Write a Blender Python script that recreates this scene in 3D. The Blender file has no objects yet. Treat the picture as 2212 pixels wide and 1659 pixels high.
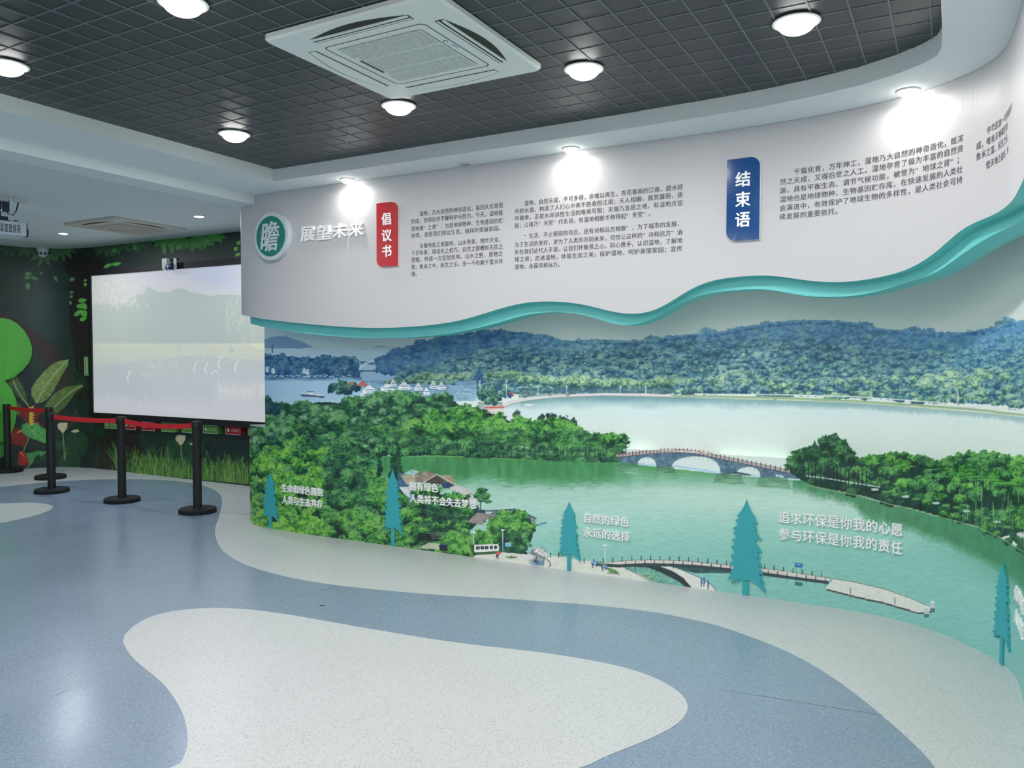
import bpy, bmesh, math, random
import numpy as np
from mathutils import Vector, Matrix
random.seed(7)
SC = bpy.context.scene
COL = SC.collection

# ------------------------------------------------------------------ camera
EYE = 1.6
FPX = 1709.6
YAW, PITCH, ROLL = 0.50903, -0.03447, 0.00175
_cy, _sy, _cp, _sp, _cr, _sr = math.cos(YAW), math.sin(YAW), math.cos(PITCH), math.sin(PITCH), math.cos(ROLL), math.sin(ROLL)
FWD = np.array([-_sy * _cp, _cy * _cp, _sp])
_r0 = np.array([_cy, _sy, 0.0]); _u0 = np.cross(_r0, FWD)
RGT = _r0 * _cr + _u0 * _sr
UPV = -_r0 * _sr + _u0 * _cr
cam_d = bpy.data.cameras.new('camera'); cam = bpy.data.objects.new('camera', cam_d); COL.objects.link(cam)
cam_d.sensor_width = 36.0; cam_d.lens = 36.0 * FPX / 2212.0; cam_d.clip_start = 0.05; cam_d.clip_end = 100
_m = Matrix(((RGT[0], UPV[0], -FWD[0]), (RGT[1], UPV[1], -FWD[1]), (RGT[2], UPV[2], -FWD[2])))
cam.matrix_world = Matrix.Translation((0, 0, EYE)) @ _m.to_4x4()
SC.camera = cam

# ------------------------------------------------------------------ world, exposure
SC.view_settings.view_transform = 'Standard'; SC.view_settings.look = 'None'
SC.view_settings.exposure = -0.2; SC.view_settings.gamma = 1.0
SC.view_settings.use_curve_mapping = False
W_ = bpy.data.worlds.new('world'); SC.world = W_; W_.use_nodes = True
W_.node_tree.nodes['Background'].inputs[0].default_value = (0.75, 0.85, 0.9, 1)
W_.node_tree.nodes['Background'].inputs[1].default_value = 0.15
P_GRID = 11.0      # watts of one recessed downlight in the dark grid
P_WALL = 2.6       # one wall washer
P_FAR = 21.0        # one downlight of the far bay
SC.cycles.max_bounces = 8; SC.cycles.diffuse_bounces = 5; SC.cycles.glossy_bounces = 3
SC.cycles.sample_clamp_indirect = 4.0; SC.cycles.caustics_reflective = False; SC.cycles.caustics_refractive = False

# ------------------------------------------------------------------ ray helpers (used to turn measured picture points into places on the real surfaces)
def ray(x, y):
    return FWD + RGT * ((x - 1106) / FPX) + UPV * (-(y - 829.5) / FPX)
def on_z(x, y, z):
    d = ray(x, y); t = (z - EYE) / d[2]
    return (d[0] * t, d[1] * t)
def on_y(x, y, Y):
    d = ray(x, y); t = Y / d[1]
    return (d[0] * t, EYE + d[2] * t)
def project(X, Y, Z):
    q = (X * FWD[0] + Y * FWD[1] + (Z - EYE) * FWD[2])
    a = (X * RGT[0] + Y * RGT[1] + (Z - EYE) * RGT[2]) / q
    b = (X * UPV[0] + Y * UPV[1] + (Z - EYE) * UPV[2]) / q
    return 1106 + FPX * a, 829.5 - FPX * b

def smooth(pts, it=3):
    p = [np.array(q, float) for q in pts]
    for _ in range(it):
        n = [p[0]]
        for a, b in zip(p[:-1], p[1:]):
            n += [a * .75 + b * .25, a * .25 + b * .75]
        n.append(p[-1]); p = n
    return np.array(p)

class Surf:
    """vertical wall surface above a plan line; the room lies on the right of the line's direction"""
    def __init__(self, pts, it=3, off=0.0):
        p = smooth(pts, it) if it else np.array(pts, float)
        if off:
            t = np.gradient(p, axis=0); t /= np.linalg.norm(t, axis=1)[:, None]
            p = p + np.stack([t[:, 1], -t[:, 0]], 1) * off
        self.p = p
        self.d = np.concatenate([[0], np.cumsum(np.linalg.norm(np.diff(p, axis=0), axis=1))])
        t = np.gradient(p, axis=0); t /= np.linalg.norm(t, axis=1)[:, None]
        self.n = np.stack([t[:, 1], -t[:, 0]], 1)
        self.L = self.d[-1]
    def xy(self, s, off=0.0):
        s = np.asarray(s, float)
        x = np.interp(s, self.d, self.p[:, 0]); y = np.interp(s, self.d, self.p[:, 1])
        nx = np.interp(s, self.d, self.n[:, 0]); ny = np.interp(s, self.d, self.n[:, 1])
        return x + nx * off, y + ny * off
    def P(self, s, z, off=0.0):
        x, y = self.xy(s, off); return (float(x), float(y), float(z))
    def hit(self, px, py):
        d = ray(px, py)
        c = self.p[:, 0] * d[1] - self.p[:, 1] * d[0]
        best = None
        for i in np.nonzero(c[:-1] * c[1:] <= 0)[0]:
            f = c[i] / (c[i] - c[i + 1]) if c[i] != c[i + 1] else 0
            q = self.p[i] * (1 - f) + self.p[i + 1] * f
            t = (q[0] * d[0] + q[1] * d[1]) / (d[0] ** 2 + d[1] ** 2)
            if t > 0 and (best is None or t < best[0]):
                best = (t, self.d[i] * (1 - f) + self.d[i + 1] * f)
        if best is None:      # just past an end of the wall: use that end
            k = int(np.argmin(np.abs(c) / np.hypot(self.p[:, 0], self.p[:, 1]) + (self.p @ d[:2] < 0) * 9)); q = self.p[k]
            best = (float(np.hypot(*q) / np.hypot(d[0], d[1])), self.d[k])
        return best[1], EYE + d[2] * best[0]

# plan lines, metres (camera over the origin, X and Y along the ceiling grid)
LOWER = Surf([(-5.93, 5.42), (-5.82, 5.345), (-5.65, 5.305), (-5.4, 5.285), (-5.0, 5.28), (-4.5, 5.295), (-3.8, 5.315), (-3, 5.335), (-2, 5.355), (-1.2, 5.372),
              (-.75, 5.377), (-.5, 5.372), (-.32, 5.34), (-.17, 5.272), (-.02, 5.17), (.12, 5.01), (.2, 4.9), (.26, 4.79), (.3, 4.66), (.31, 4.52), (.312, 4.3),
              (.32, 3.9), (.33, 3.4), (.33, 2.6), (.33, 1), (.33, -1), (.33, -3.2)])
UPPER = Surf([tuple(q) for q in LOWER.p], 0, -0.09)
def trim(surf, px):
    k = [i for i in range(40) if project(*surf.p[i], 1.5)[0] >= px][0]; return Surf([tuple(q) for q in surf.p[k:]], 0)
UPPER = trim(UPPER, 571)
WHITE = Surf([(-5.62, 5.06), (-5.56, 5.01), (-5.42, 4.965), (-5.2, 4.935), (-4.8, 4.93), (-3.8, 4.93), (-2.6, 4.935), (-1.6, 4.935), (-1.1, 4.93), (-.85, 4.91), (-.62, 4.875),
              (-.38, 4.81), (-.15, 4.70), (.02, 4.56), (.12, 4.42), (.18, 4.25), (.2, 4.0), (.21, 3.7), (.215, 3.3), (.22, 2.5), (.22, 1), (.22, -1), (.22, -3.2)])
TEAL = Surf([tuple(q) for q in WHITE.p], 0, -0.075)
TEAL = trim(TEAL, 531)
BACK = Surf([(-11.62, -3.2), (-11.62, 0), (-11.62, 3), (-11.6, 5), (-11.58, 5.9), (-11.52, 6.35), (-11.33, 6.68), (-11.0, 6.87), (-10.5, 6.92), (-9.6, 6.9), (-8.5, 6.9), (-7.5, 6.9), (-5.9, 6.9)])

for _n, _s in (('LOWER', LOWER), ('UPPER', UPPER), ('WHITE', WHITE), ('TEAL', TEAL)): print('END', _n, [round(float(v), 1) for v in project(*_s.p[0], 1.6)])
# ------------------------------------------------------------------ materials
def srgb(c):
    return [((v / 255) / 12.92 if v / 255 <= .04045 else ((v / 255 + .055) / 1.055) ** 2.4) for v in c]
MATS = {}
def mat(name, rgb, rough=.6, metal=0.0, noise=0.0, nscale=40, bump=0.0, spec=.5, emis=None, coat=0.0):
    if name in MATS: return MATS[name]
    m = bpy.data.materials.new(name); m.use_nodes = True; nt = m.node_tree; b = nt.nodes['Principled BSDF']
    c = srgb(rgb)
    b.inputs['Roughness'].default_value = rough; b.inputs['Metallic'].default_value = metal
    b.inputs['Specular IOR Level'].default_value = spec; b.inputs['Coat Weight'].default_value = coat
    tc = nt.nodes.new('ShaderNodeTexCoord'); nz = nt.nodes.new('ShaderNodeTexNoise'); nz.inputs['Scale'].default_value = nscale
    nz.inputs['Detail'].default_value = 4
    nt.links.new(tc.outputs['Object'], nz.inputs['Vector'])
    mx = nt.nodes.new('ShaderNodeMix'); mx.data_type = 'RGBA'
    k = noise if noise else .02
    mx.inputs['A'].default_value = [min(1, v * (1 - k)) for v in c] + [1]; mx.inputs['B'].default_value = [min(1, v * (1 + k)) for v in c] + [1]
    nt.links.new(nz.outputs['Fac'], mx.inputs['Factor']); nt.links.new(mx.outputs['Result'], b.inputs['Base Color'])
    if bump:
        bp = nt.nodes.new('ShaderNodeBump'); bp.inputs['Strength'].default_value = bump; bp.inputs['Distance'].default_value = .002
        nt.links.new(nz.outputs['Fac'], bp.inputs['Height']); nt.links.new(bp.outputs['Normal'], b.inputs['Normal'])
    if emis:
        b.inputs['Emission Color'].default_value = srgb(emis[0]) + [1]; b.inputs['Emission Strength'].default_value = emis[1]
        m.cycles.emission_sampling = 'NONE' if emis[1] > 3 else 'AUTO'
    MATS[name] = m; return m
def vmat(name, rough=.45, gain=1.0, emis=0.0, fine=.12):
    """printed surface: colours come from the mesh's print attribute, plus fine procedural grain"""
    m = bpy.data.materials.new(name); m.use_nodes = True; nt = m.node_tree; b = nt.nodes['Principled BSDF']
    at = nt.nodes.new('ShaderNodeAttribute'); at.attribute_name = 'print'
    tc = nt.nodes.new('ShaderNodeTexCoord'); nz = nt.nodes.new('ShaderNodeTexNoise'); nz.inputs['Scale'].default_value = 260; nz.inputs['Detail'].default_value = 2
    nt.links.new(tc.outputs['Object'], nz.inputs['Vector'])
    mr = nt.nodes.new('ShaderNodeMapRange'); mr.inputs['To Min'].default_value = gain * (1 - fine); mr.inputs['To Max'].default_value = gain * (1 + fine)
    nt.links.new(nz.outputs['Fac'], mr.inputs['Value'])
    ml = nt.nodes.new('ShaderNodeVectorMath'); ml.operation = 'SCALE'
    nt.links.new(at.outputs['Color'], ml.inputs[0]); nt.links.new(mr.outputs['Result'], ml.inputs['Scale'])
    b.inputs['Roughness'].default_value = rough
    if emis:
        b.inputs['Base Color'].default_value = (.22, .22, .22, 1)
        nt.links.new(ml.outputs['Vector'], b.inputs['Emission Color']); b.inputs['Emission Strength'].default_value = emis
    else:
        nt.links.new(ml.outputs['Vector'], b.inputs['Base Color'])
    return m
def floor_mat(name, rgb, dark, light, rough):
    m = bpy.data.materials.new(name); m.use_nodes = True; nt = m.node_tree; N = nt.nodes; L = nt.links; b = N['Principled BSDF']
    tc = N.new('ShaderNodeTexCoord')
    col = None
    base = N.new('ShaderNodeMix'); base.data_type = 'RGBA'
    nz = N.new('ShaderNodeTexNoise'); nz.inputs['Scale'].default_value = 1.3; nz.inputs['Detail'].default_value = 5; L.new(tc.outputs['Object'], nz.inputs['Vector'])
    c = srgb(rgb)
    base.inputs['A'].default_value = [v * .93 for v in c] + [1]; base.inputs['B'].default_value = [min(1, v * 1.06) for v in c] + [1]
    L.new(nz.outputs['Fac'], base.inputs['Factor']); col = base.outputs['Result']
    for rot, sc, thr, cc, amt in ((.5, (70, 190, 1), .055, dark, .45), (2.1, (150, 60, 1), .05, dark, .38), (1.2, (80, 200, 1), .055, light, .35), (2.8, (160, 75, 1), .05, light, .3)):
        mp = N.new('ShaderNodeMapping'); mp.inputs['Rotation'].default_value = (0, 0, rot); mp.inputs['Scale'].default_value = sc; L.new(tc.outputs['Object'], mp.inputs['Vector'])
        vo = N.new('ShaderNodeTexVoronoi'); vo.voronoi_dimensions = '2D'; vo.inputs['Scale'].default_value = .55; L.new(mp.outputs['Vector'], vo.inputs['Vector'])
        lt = N.new('ShaderNodeMath'); lt.operation = 'LESS_THAN'; lt.inputs[1].default_value = thr * 4; L.new(vo.outputs['Distance'], lt.inputs[0])
        sx = N.new('ShaderNodeSeparateColor'); L.new(vo.outputs['Color'], sx.inputs[0])
        gt = N.new('ShaderNodeMath'); gt.operation = 'GREATER_THAN'; gt.inputs[1].default_value = .72; L.new(sx.outputs[0], gt.inputs[0])
        mu = N.new('ShaderNodeMath'); mu.operation = 'MULTIPLY'; L.new(lt.outputs[0], mu.inputs[0]); L.new(gt.outputs[0], mu.inputs[1])
        m2 = N.new('ShaderNodeMath'); m2.operation = 'MULTIPLY'; m2.inputs[1].default_value = amt; L.new(mu.outputs[0], m2.inputs[0])
        mx = N.new('ShaderNodeMix'); mx.data_type = 'RGBA'; L.new(m2.outputs[0], mx.inputs['Factor']); L.new(col, mx.inputs['A']); mx.inputs['B'].default_value = srgb(cc) + [1]
        col = mx.outputs['Result']
    L.new(col, b.inputs['Base Color'])
    nr = N.new('ShaderNodeTexNoise'); nr.inputs['Scale'].default_value = 2.2; nr.inputs['Detail'].default_value = 6; L.new(tc.outputs['Object'], nr.inputs['Vector'])
    mr = N.new('ShaderNodeMapRange'); mr.inputs['To Min'].default_value = rough - .08; mr.inputs['To Max'].default_value = rough + .1; L.new(nr.outputs['Fac'], mr.inputs['Value'])
    L.new(mr.outputs['Result'], b.inputs['Roughness']); b.inputs['Specular IOR Level'].default_value = .5
    bp = N.new('ShaderNodeBump'); bp.inputs['Strength'].default_value = .12; bp.inputs['Distance'].default_value = .001
    nb = N.new('ShaderNodeTexNoise'); nb.inputs['Scale'].default_value = 60; L.new(tc.outputs['Object'], nb.inputs['Vector']); L.new(nb.outputs['Fac'], bp.inputs['Height']); L.new(bp.outputs['Normal'], b.inputs['Normal'])
    return m

M_WALL = mat('white_paint', (226, 226, 226), .7, noise=.02, bump=.05)
M_CEIL = mat('ceiling_paint', (228, 236, 237), .75, noise=.02, bump=.05)
M_SOFF = M_CEIL
M_PANEL = mat('fascia_lacquer', (200, 199, 202), .5, noise=.015)
M_TEAL = mat('teal_lacquer', (116, 210, 208), .45, noise=.03)
M_BLADE = mat('grid_blade_metal', (108, 116, 120), .5, noise=.06, nscale=9)
M_CAV = mat('plenum_black', (40, 44, 46), .9, noise=.1, nscale=3)
M_BLACK = mat('black_plastic', (26, 28, 29), .5, noise=.1)
M_RUBBER = mat('black_rubber', (20, 22, 23), .8, noise=.1)
M_FRAME = mat('screen_frame_black', (17, 18, 22), .6, noise=.1)
M_ACW = mat('unit_white_plastic', (240, 245, 240), .4, noise=.015)
M_ACB = mat('unit_beige_plastic', (206, 200, 188), .5, noise=.02)
M_DARK = mat('opening_shade_dark', (52, 58, 52), .8, noise=.1)
M_SLOT = mat('grille_shadow', (84, 90, 86), .8, noise=.1)
M_RING = mat('lamp_ring_white', (235, 235, 232), .4)
M_LENS = mat('lit_lens', (255, 255, 255), .4, emis=((255, 254, 248), 14.0))
M_LENSF = mat('lit_small_lens', (255, 255, 255), .4, emis=((255, 255, 252), 10.0))
M_LENSW = mat('lit_spot_lens', (255, 255, 255), .4, emis=((255, 250, 240), 26.0)); M_LENSW.cycles.emission_sampling = 'FRONT'
M_LENSOFF = mat('unlit_lens', (168, 176, 176), .4)
M_BELT = mat('red_belt', (222, 44, 52), .6, noise=.08, nscale=120)
M_INK = mat('dark_grey_ink', (62, 62, 64), .6)
M_LET = mat('white_acrylic', (254, 254, 254), .4)
M_RED = mat('red_acrylic', (186, 34, 42), .25, coat=.4, noise=.02)
M_BLUE = mat('blue_acrylic', (22, 76, 138), .12, coat=1, noise=.02)
M_EMB = mat('emblem_green', (28, 124, 112), .4, noise=.03)
M_EMR = mat('emblem_rim', (208, 220, 224), .4)
M_TREE = mat('teal_cutout', (60, 170, 180), .45, noise=.05, nscale=6)
M_GREEN = mat('green_board', (92, 184, 70), .5, noise=.06, nscale=2)
M_SGRN = mat('sign_green', (104, 172, 62), .45, noise=.04)
M_SRED = mat('sign_red', (190, 38, 48), .45, noise=.04)
M_SWHT = mat('sign_white', (225, 228, 222), .5)
M_CAM = mat('camera_white', (214, 220, 218), .35)
M_PROJ = mat('projector_silver', (228, 232, 240), .35, noise=.03)
M_PROD = mat('projector_dark', (52, 58, 78), .4, noise=.06)
M_NAVY = mat('mount_navy', (46, 50, 96), .3, metal=.4, noise=.1)
M_FLOOR = floor_mat('pale_vinyl', (204, 205, 207), (132, 138, 138), (236, 240, 238), .34)
M_FBLUE = floor_mat('blue_vinyl', (136, 153, 173), (84, 98, 118), (190, 204, 220), .24)
M_SEAM = mat('weld_seam', (158, 172, 190), .5)
M_TAN = mat('inlay_edge', (150, 152, 140), .6)

# ------------------------------------------------------------------ object helpers
def tag(o, label=None, cat=None, group=None, kind=None):
    if label: o['label'] = label
    if cat: o['category'] = cat
    if group: o['group'] = group
    if kind: o['kind'] = kind
    return o
def obj(name, verts, faces, m, parent=None, smooth_=False, mi=None, matrix=None):
    me = bpy.data.meshes.new(name)
    me.from_pydata([tuple(map(float, v)) for v in verts], [], faces)
    for mm in (m if isinstance(m, (list, tuple)) else [m]): me.materials.append(mm)
    if mi is not None: me.polygons.foreach_set('material_index', mi)
    if smooth_: me.polygons.foreach_set('use_smooth', [True] * len(me.polygons))
    me.update()
    o = bpy.data.objects.new(name, me); COL.objects.link(o)
    if matrix is not None: o.matrix_world = matrix
    if parent: o.parent = parent
    return o
def empty(name, loc, label=None, cat=None, group=None, rz=0.0):
    o = bpy.data.objects.new(name, None); COL.objects.link(o); o.location = loc; o.rotation_euler = (0, 0, rz); o.empty_display_size = .1
    return tag(o, label, cat, group)
class MB:
    def __init__(s): s.v = []; s.f = []
    def add(s, v, f):
        n = len(s.v); s.v += [tuple(q) for q in v]; s.f += [[i + n for i in q] for q in f]; return s
    def box(s, a, b):
        (x0, y0, z0), (x1, y1, z1) = a, b
        return s.add([(x0, y0, z0), (x1, y0, z0), (x1, y1, z0), (x0, y1, z0), (x0, y0, z1), (x1, y0, z1), (x1, y1, z1), (x0, y1, z1)],
                     [[0, 3, 2, 1], [4, 5, 6, 7], [0, 1, 5, 4], [1, 2, 6, 5], [2, 3, 7, 6], [3, 0, 4, 7]])
    def lathe(s, prof, n=32, c=(0, 0), cap=True):
        v = []; f = []
        for r, z in prof:
            for k in range(n):
                a = 2 * math.pi * k / n; v.append((c[0] + r * math.cos(a), c[1] + r * math.sin(a), z))
        for i in range(len(prof) - 1):
            for k in range(n):
                k2 = (k + 1) % n; f.append([i * n + k, i * n + k2, (i + 1) * n + k2, (i + 1) * n + k])
        if cap:
            f.append(list(range(n))[::-1]); f.append([(len(prof) - 1) * n + k for k in range(n)])
        return s.add(v, f)
    def tube(s, pts, r, n=10):
        v = []; f = []; pts = [Vector(p) for p in pts]
        for i, p in enumerate(pts):
            d = (pts[min(i + 1, len(pts) - 1)] - pts[max(i - 1, 0)]).normalized()
            a = d.orthogonal().normalized(); b = d.cross(a)
            for k in range(n):
                t = 2 * math.pi * k / n; v.append(p + a * (r * math.cos(t)) + b * (r * math.sin(t)))
        for i in range(len(pts) - 1):
            for k in range(n):
                k2 = (k + 1) % n; f.append([i * n + k, i * n + k2, (i + 1) * n + k2, (i + 1) * n + k])
        f.append(list(range(n))[::-1]); f.append([(len(pts) - 1) * n + k for k in range(n)])
        return s.add(v, f)
    def prism(s, poly, fn, d0, d1):
        """poly in (a, b); fn(a, b, depth) -> xyz; a solid between two depths"""
        n = len(poly)
        v = [fn(a, b, d0) for a, b in poly] + [fn(a, b, d1) for a, b in poly]
        f = [list(range(n)), [n + i for i in range(n)][::-1]]
        for i in range(n):
            j = (i + 1) % n; f.append([i, n + i, n + j, j])
        return s.add(v, f)
    def build(s, name, m, parent=None, smooth_=False, bevel=0.0):
        o = obj(name, s.v, s.f, m, parent, smooth_)
        if bevel or smooth_ or True:
            bm = bmesh.new(); bm.from_mesh(o.data)
            bmesh.ops.recalc_face_normals(bm, faces=bm.faces)
            big = [f for f in bm.faces if len(f.verts) > 4]
            if bevel:
                bmesh.ops.bevel(bm, geom=list(bm.edges), offset=bevel, segments=2, affect='EDGES', profile=.5)
            else:
                bmesh.ops.triangulate(bm, faces=big, ngon_method='EAR_CLIP')
            bm.to_mesh(o.data); bm.free()
            if smooth_:
                o.data.polygons.foreach_set('use_smooth', [True] * len(o.data.polygons))
                o.data.set_sharp_from_angle(angle=.6)
        return o
def local(o, parent):
    """move a freshly built mesh (world coordinates) under an empty without moving it"""
    o.parent = parent; o.matrix_parent_inverse = Matrix.Translation(-Vector(parent.location)); return o
def rrect(w, h, r, n=6, corners=(1, 1, 1, 1)):
    """rounded rectangle round the origin, corners: BL BR TR TL"""
    out = []
    for k, (sx, sy) in enumerate(((-1, -1), (1, -1), (1, 1), (-1, 1))):
        cx, cy = sx * w / 2, sy * h / 2
        if not corners[k]: out.append((cx, cy)); continue
        cx -= sx * r; cy -= sy * r
        a0 = math.pi + k * math.pi / 2
        for i in range(n + 1):
            a = a0 + i * math.pi / 2 / n; out.append((cx + r * math.cos(a), cy + r * math.sin(a)))
    return out

# ------------------------------------------------------------------ glyphs
SLOGAN = [("生命和绿色拥抱", "人类与生态共存"), ("拥有绿色", "人类将不会失去梦想"), ("自然的绿色", "永远的选择"), ("追求环保是你我的心愿", "参与环保是你我的责任"), ("保护环境", "人人有责")]
PARA1 = ["　　湿地，乃大自然的神奇造化，虽历久化育而", "形成，亦得后世不懈呵护与努力。今天，湿地既", "是地球“之肾”，也是地球物种、生物基因的贮", "存库，更是我们得以生息、徜徉的美丽家园。",
         "　　无锡地处江南腹地，山水秀美，物华天宝，", "千百年来，得造化之机巧、自然之馈赠和先民之", "垦殖，终成一方宜居佳地。山水之胜，景物之", "美，鱼米之丰，民生之乐，无一不有赖于富水环", "境。"]
PARA2 = ["　　湿地，自然天成，不可多得，亦难以再生。杏花春雨的江南，碧水轻", "舟的水面，构成了人们心中美不胜收的江南；天人相融，晨赏露葩，夜", "吟雅章，正是水岸诗性生活的唯美写照；无锡乃宜居之地，有湿地方宜", "居；江南乃“天堂”代名词，有湿地相嵌才称得起“天堂”。",
         "　　“生活，不止眼前的苟且，还有诗和远方相嵌”，为了城市的发展，", "为了生活的美好，更为了人类的共同未来，切勿让这样的“诗和远方”消", "失在我们这代人手里。让我们怀敬畏之心，同心携手，认识湿地，了解地", "球之肾；走进湿地，体验生态之美；保护湿地，呵护美丽家园；宣传", "湿地，永葆诗和远方。"]
PARA3 = ["　　千载化育，万年神工，湿地乃大自然的神奇造化，既浑", "然之天成，又得后世之人工。湿地孕育了极为丰富的自然资", "源，具有平衡生态、调节气候功能，被誉为“地球之肾”；", "湿地也是地球物种、生物基因贮存库，在快速发展的人类社", "会演进中，有效保护了地球生物的多样性，是人类社会可持", "续发展的重要依托。"]
PARA4 = ["　　中华民族一向尊重自然", "成，唯有天地和生物", "鱼米之富、民生之乐，", "　　借天地之造化，给"]
GL = {}
def make_glyphs():
    want = {}
    for t in PARA1 + PARA2 + PARA3 + PARA4:
        for c in t: want[(c, 'r')] = 1
    for a in SLOGAN:
        for t in a:
            for c in t: want[(c, 'b')] = 1
    for c in "倡议书结束语展望未来": want[(c, 'b')] = 1
    want[('瞻', 'b')] = 1; want[('Midea', 'r')] = 1
    objs = []
    for (c, w) in want:
        if c == '　': continue
        cu = bpy.data.curves.new('glyph', 'FONT'); cu.body = c; cu.resolution_u = 3 if w == 'b' else 2
        cu.offset = 0.0
        o = bpy.data.objects.new('glyph', cu); COL.objects.link(o); objs.append((c, w, o))
    bpy.context.view_layer.update()
    dg = bpy.context.evaluated_depsgraph_get()
    for c, w, o in objs:
        e = o.evaluated_get(dg); me = e.to_mesh()
        v = np.array([x.co[:2] for x in me.vertices]) if len(me.vertices) else np.zeros((0, 2))
        f = [list(p.vertices) for p in me.polygons]
        bnd = {}
        for p in f:
            for a, b in zip(p, p[1:] + p[:1]):
                if (b, a) in bnd: del bnd[(b, a)]
                else: bnd[(a, b)] = 1
        GL[(c, w)] = (v, f, list(bnd)); e.to_mesh_clear()
    for c, w, o in objs:
        cu = o.data; bpy.data.objects.remove(o); bpy.data.curves.remove(cu)
make_glyphs()
def put_glyph(mb, c, w, s0, z0, sx, sz, surf, d0, d1=None):
    if (c, w) not in GL: return
    v, f, bnd = GL[(c, w)]
    if not len(v): return
    v0 = v
    if d1 is None and w == 'r':       # medium weight: two overprints
        for k, dx in enumerate((-.010, .010)):
            mb.add([surf.P(s0 + (a + dx) * sx, z0 + b * sz, d0 + k * .0001) for a, b in v0], [list(p) for p in f])
        return
    if w == 'b' and d1 is not None:
        t = (d1 - d0) * .02
        for k, (dx, dz) in enumerate(((-.024, 0), (.024, 0), (0, -.018), (0, .018), (0, 0))):
            n = len(v0); D = d1 + k * .00006
            V = [surf.P(s0 + (a + dx) * sx, z0 + (b + dz) * sz, D) for a, b in v0] + [surf.P(s0 + (a + dx) * sx, z0 + (b + dz) * sz, d0) for a, b in v0]
            mb.add(V, [list(p) for p in f] + [[a, b, b + n, a + n] for a, b in bnd])
        return
    n = len(v)
    V = [surf.P(s0 + a * sx, z0 + b * sz, d0 if d1 is None else d1) for a, b in v]; F = [list(p) for p in f]
    if d1 is not None:
        V += [surf.P(s0 + a * sx, z0 + b * sz, d0) for a, b in v]
        F += [[a, b, b + n, a + n] for a, b in bnd]
    mb.add(V, F)
def raw(mb, name, m, parent=None):
    return obj(name, mb.v, mb.f, m, parent)

# ------------------------------------------------------------------ setting: floor
def plan_poly(name, pts, z, m, parent=None, kind='structure'):
    o = obj(name, [(x, y, z) for x, y in pts], [list(range(len(pts)))], m, parent)
    bm = bmesh.new(); bm.from_mesh(o.data); bmesh.ops.triangulate(bm, faces=bm.faces, ngon_method='EAR_CLIP')
    for f in bm.faces:
        if f.normal.z < 0: f.normal_flip()
    bm.to_mesh(o.data); bm.free()
    if kind: o['kind'] = kind
    return o
fl = MB().box((-12.0, -3.6, -.12), (1.0, 7.4, 0)).build('floor', M_FLOOR); fl['kind'] = 'structure'
def closed(pts, it=2):
    p = [np.array(q, float) for q in pts]
    for _ in range(it):
        n = []
        for a, b in zip(p, p[1:] + p[:1]): n += [a * .75 + b * .25, a * .25 + b * .75]
        p = n
    return [tuple(q) for q in p]
OUT = [(0, 1052.5), (51, 1046.7), (114, 1041), (177, 1037), (253, 1035), (329, 1036), (380, 1039), (418, 1044), (451, 1052.5), (471, 1062.6), (479, 1074), (480, 1084), (477, 1102), (471, 1122), (465, 1137), (464, 1152.5), (467, 1165), (473, 1180),
       (485, 1194), (505, 1208), (541, 1225), (595, 1241), (663, 1255), (731, 1265.6), (825, 1275), (907, 1282.5), (988, 1288), (1100, 1294), (1163, 1299), (1271, 1306), (1407, 1321), (1488, 1337), (1550, 1351), (1625, 1377), (1700, 1406.5), (1774, 1447), (1849, 1499), (1909, 1549), (1967, 1600), (2025, 1659)]
out = [on_z(x, y, 0) for x, y in OUT]
x1, y1 = out[-1]
out += [(x1 + .12, y1 - .5), (x1 + .1, y1 - 1.2), (x1 - .2, y1 - 2.2), (x1 - 1.2, y1 - 3.3), (x1 - 3, y1 - 4.2), (-5, -2.3), (-8, -2.5), (-10.6, -1.8), (-11.1, 0), (-11.1, 2.2), (-11.15, 4.0)]
blue = plan_poly('blue_inlay', closed(out, 2), .0012, M_FBLUE, fl, None)
BL1 = [(384, 1659), (397, 1636), (404, 1616), (405.6, 1596), (403, 1571), (395, 1543), (382, 1518.5), (366, 1494), (346, 1472), (317, 1449), (293, 1429), (277, 1411), (267, 1392), (265, 1384), (270.5, 1370), (289, 1352), (317, 1336), (354, 1324), (399, 1317), (447.5, 1314), (496, 1314), (549, 1318),
       (610, 1326), (692, 1340), (773, 1354.6), (900, 1376), (1000, 1391), (1100, 1402), (1200, 1414), (1300, 1431), (1370, 1448), (1430, 1471), (1470, 1497), (1487, 1521), (1484, 1542), (1465, 1564), (1430, 1585), (1380, 1607), (1300, 1638), (1265, 1659)]
b1 = [on_z(x, y, 0) for x, y in BL1]
b1 += [(b1[-1][0] - .35, b1[-1][1] - .45), (b1[-1][0] - .8, b1[-1][1] - .9), ((b1[-1][0] + b1[0][0]) / 2 - .2, b1[0][1] - 1.3), (b1[0][0] - .3, b1[0][1] - 1.1), (b1[0][0] - .25, b1[0][1] - .5)]
plan_poly('pale_inlay', closed(b1, 2), .0024, M_FLOOR, fl, None)
BL2 = [(0, 1088), (50.6, 1086), (83.5, 1086.7), (106, 1090), (115, 1094), (114, 1099), (101, 1105.7), (76, 1114.6), (38, 1123), (0, 1132)]
b2 = [on_z(x, y, 0) for x, y in BL2]
b2 += [(b2[-1][0] - .7, b2[-1][1] - .75), (b2[-1][0] - 1.6, b2[-1][1] - .9), (b2[0][0] - .9, b2[0][1] - .9)]
plan_poly('pale_inlay', closed(b2, 2), .0024, M_FLOOR, fl, None)
def seam(a, b, w=.004, z=.003):
    a = np.array(on_z(*a, 0)); b = np.array(on_z(*b, 0)); d = (b - a) / np.linalg.norm(b - a); n = np.array([-d[1], d[0]]) * w / 2
    p = [a - n, b - n, b + n, a + n]
    plan_poly('weld_seam', [tuple(q) for q in p], z, M_SEAM, fl, None)
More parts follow.
